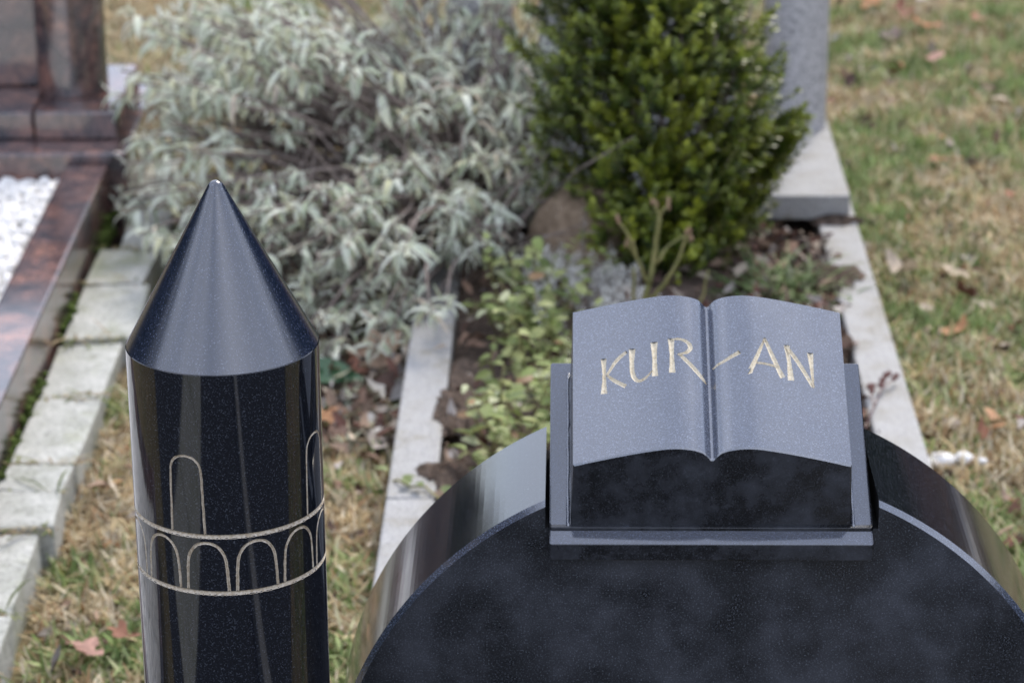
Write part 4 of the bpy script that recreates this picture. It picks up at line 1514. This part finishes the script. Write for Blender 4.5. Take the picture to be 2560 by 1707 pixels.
# moss along the foot of the red kerb
def moss():
    src = [blob_mesh(s, 1, .35) for s in range(3)]
    VV, TT, CC = [], [], []; off = 0
    r = np.random.default_rng(77)
    n = 0
    while n < 900:
        y = r.uniform(2.8, 5.1)
        if math.sin(y * 5.1) + math.sin(y * 12.7) + r.uniform(-.8, .8) < 0.1: continue
        n += 1
        V, F = src[n % 3]; s = r.uniform(.004, .009)
        VV.append(V * s * np.array([1, 1.3, .7]) + np.array([-0.7525 + r.normal(0, .003), y, 0.045 + r.normal(0, .010)])); TT.append(F + off); off += len(V)
        CC.append(np.tile(np.array([.06, .085, .02]) * r.uniform(.6, 1.4), (len(V), 1)))
    o = link('moss', mesh_np('moss', np.concatenate(VV), None, np.concatenate(TT), np.concatenate(CC), True), M['moss'])
    tag(o, 'dark green moss in the gap between the red kerb and the pavers', 'moss', kind='stuff')


moss()


def joint_tufts():
    r = np.random.default_rng(79)
    VV, QQ, CC = [], [], []; off = 0
    for yj in PAVE_Y[4:]:
        for i in range(r.integers(14, 46)):
            x = r.uniform(-.75, -.64)
            L = r.uniform(.008, .03) if r.random() < .85 else r.uniform(.04, .10)
            V, Q = leaf_blade(L, r.uniform(.002, .0045), r.uniform(.3, 1.6), .3, 3)
            a = r.uniform(0, 6.28)
            V = V @ frame_from((math.cos(a), math.sin(a), r.uniform(.1, .8))).T + np.array([x, yj + r.normal(0, .004), .058])
            c = np.array([(.10, .13, .03), (.20, .22, .07), (.42, .34, .20), (.26, .18, .10)][r.integers(4)]) * r.uniform(.7, 1.2)
            VV.append(V); QQ.append(Q + off); off += len(V); CC.append(np.tile(c, (len(V), 1)))
    o = link('joint_moss', mesh_np('joint_moss', np.concatenate(VV), np.concatenate(QQ), None, np.concatenate(CC)), M['grass'])
    tag(o, 'moss and small grass growing in the joints between the pavers', 'moss', kind='stuff')


joint_tufts()


# ------------------------------------------------------------------ what the polished stone mirrors: an added dark path, neighbours on the photographer's side, trees round the cemetery
def near_side():
    p = link('path', box_mesh('path', -4.5, 4.5, -4.0, 2.02, -.06, .006, 0), M['mirror_ground'])  # unseen dark ground, added so the polished column mirrors near black
    tag(p, kind='structure')
    for i in range(4):
        y0 = -0.70 + i * 0.62
        o = link('path_slab', box_mesh('path_slab', -1.75, -1.05, y0, y0 + .60, -.05, .014, .005, 2, .004), M['paver'])
        tag(o, 'pale concrete slab of the path on the photographer side, out of the frame', 'paving slab', 'path slabs on the near side')
    o = link('near_kerb_stone', box_mesh('near_kerb_stone', .36, .47, -.6, 1.75, -.05, .08, .004), M['kerb'])
    tag(o, 'pale granite kerb stone of the grave on the photographer side', 'kerb stone')


near_side()


def right_neighbour():
    t = empty('dark_red_headstone', (2.35, 7.0, 0))
    tag(t, 'dark red granite headstone of the next grave, beyond the right of the frame', 'headstone')
    link('slab', box_mesh('neighbour_slab', -.42, .42, 0, .16, .12, .95, .006), M['red'], t)
    link('plinth', box_mesh('neighbour_plinth', -.5, .5, -.06, .24, -.05, .1195, .006), M['red'], t)
    for x0, x1 in ((1.84, 1.94), (2.76, 2.86)):
        o = link('neighbour_kerb', box_mesh('neighbour_kerb', x0, x1, 4.9, 6.93, -.05, .14, .005), M['red'])
        tag(o, 'dark red granite kerb of the next grave, %s side, beyond the right of the frame' % ('near' if x0 < 2 else 'far'), 'kerb stone')
    o = link('neighbour_slab', box_mesh('neighbour_cover', 1.945, 2.755, 4.9, 6.93, -.05, .10, .004), M['kerb'])
    tag(o, 'pale granite cover slab of the next grave, beyond the right of the frame', 'grave slab')


right_neighbour()


def far_tree_mesh():
    r = np.random.default_rng(90)
    VV, QQ, CC = [], [], []; off = 0

    def rad(z): return 0.29 * max(0.0, 1 - z ** 2.4) ** 0.6 + .012
    na, nz = 40, 30                                   # dense inner mass
    A, Z = np.meshgrid(np.linspace(0, 2 * math.pi, na, endpoint=False), np.linspace(0.03, 1.0, nz))
    RR = np.array([[rad(z) for _ in range(na)] for z in np.linspace(0.03, 1.0, nz)])
    RR = RR * (0.86 + 0.12 * np.sin(5 * A + 17 * Z) + 0.08 * np.sin(11 * A - 31 * Z) + r.uniform(-.07, .07, A.shape))
    V = np.stack([RR * np.cos(A), RR * np.sin(A), Z + r.uniform(-.008, .008, A.shape)], -1).reshape(-1, 3)
    idx = np.arange(na * nz).reshape(nz, na)
    Q = np.stack([idx[:-1], np.roll(idx[:-1], -1, 1), np.roll(idx[1:], -1, 1), idx[1:]], -1).reshape(-1, 4)
    VV.append(V); QQ.append(Q); off += len(V)
    CC.append(np.array([.018, .028, .012]) * r.uniform(.5, 1.3, (len(V), 1)))
    for i in range(7000):
        z = r.uniform(0.0, 1.0)
        a = r.uniform(0, 6.28); q = rad(z) * r.uniform(.75, 1.12)
        L = r.uniform(.02, .045)
        V, Q = leaf_blade(L, L * .5, .4, .3, 1)
        V = V @ euler_np(*r.uniform(0, 6.28, 3)).T + np.array([q * math.cos(a), q * math.sin(a), z])
        VV.append(V); QQ.append(Q + off); off += len(V)
        CC.append(np.tile(np.array([.022, .034, .014]) * r.uniform(.5, 1.5), (len(V), 1)))
    return mesh_np('tree_crown', np.concatenate(VV), np.concatenate(QQ), None, np.concatenate(CC))


crown = far_tree_mesh()
crown.materials.append(M['needle'])
trunk = tube_mesh('tree_trunk', [[(Vector((0, 0, -.02)), .03), (Vector((.005, 0, .3)), .022), (Vector((0, .004, .7)), .012), (Vector((0, 0, .98)), .003)]], 10)
trunk.materials.append(M['bark'])
for k, (az, dist, h) in enumerate([(-104, 16, 6.6), (-92, 16, 7.4), (-80, 15, 6.7), (-69, 16, 7.0), (-58, 17, 7.2), (-47, 18, 7.5), (-36, 20, 7.2), (-27, 22, 6.6), (5, 21, 8.6), (12, 19, 9.2), (19, 20, 9.4), (26, 18, 8.8), (35, 18, 8.4), (44, 17, 8.0), (56, 16, 7.6), (68, 15, 6.6), (80, 16, 7.0), (92, 15, 6.4), (104, 16, 6.4), (118, 18, 7), (142, 20, 6), (172, 22, 6.2), (-160, 21, 5.5), (-132, 19, 6.6), (-112, 18, 7.6)]):
    t = empty('conifer_tree', (dist * math.sin(R(az)), 2.5 + dist * math.cos(R(az)), 0), random.uniform(0, 6))
    t.scale = (h * 1.15, h * 1.15, h)
    tag(t, 'dark conifer standing round the cemetery, outside the frame', 'tree', 'conifers round the cemetery')
    link('crown', crown, None, t); link('trunk', trunk, None, t)
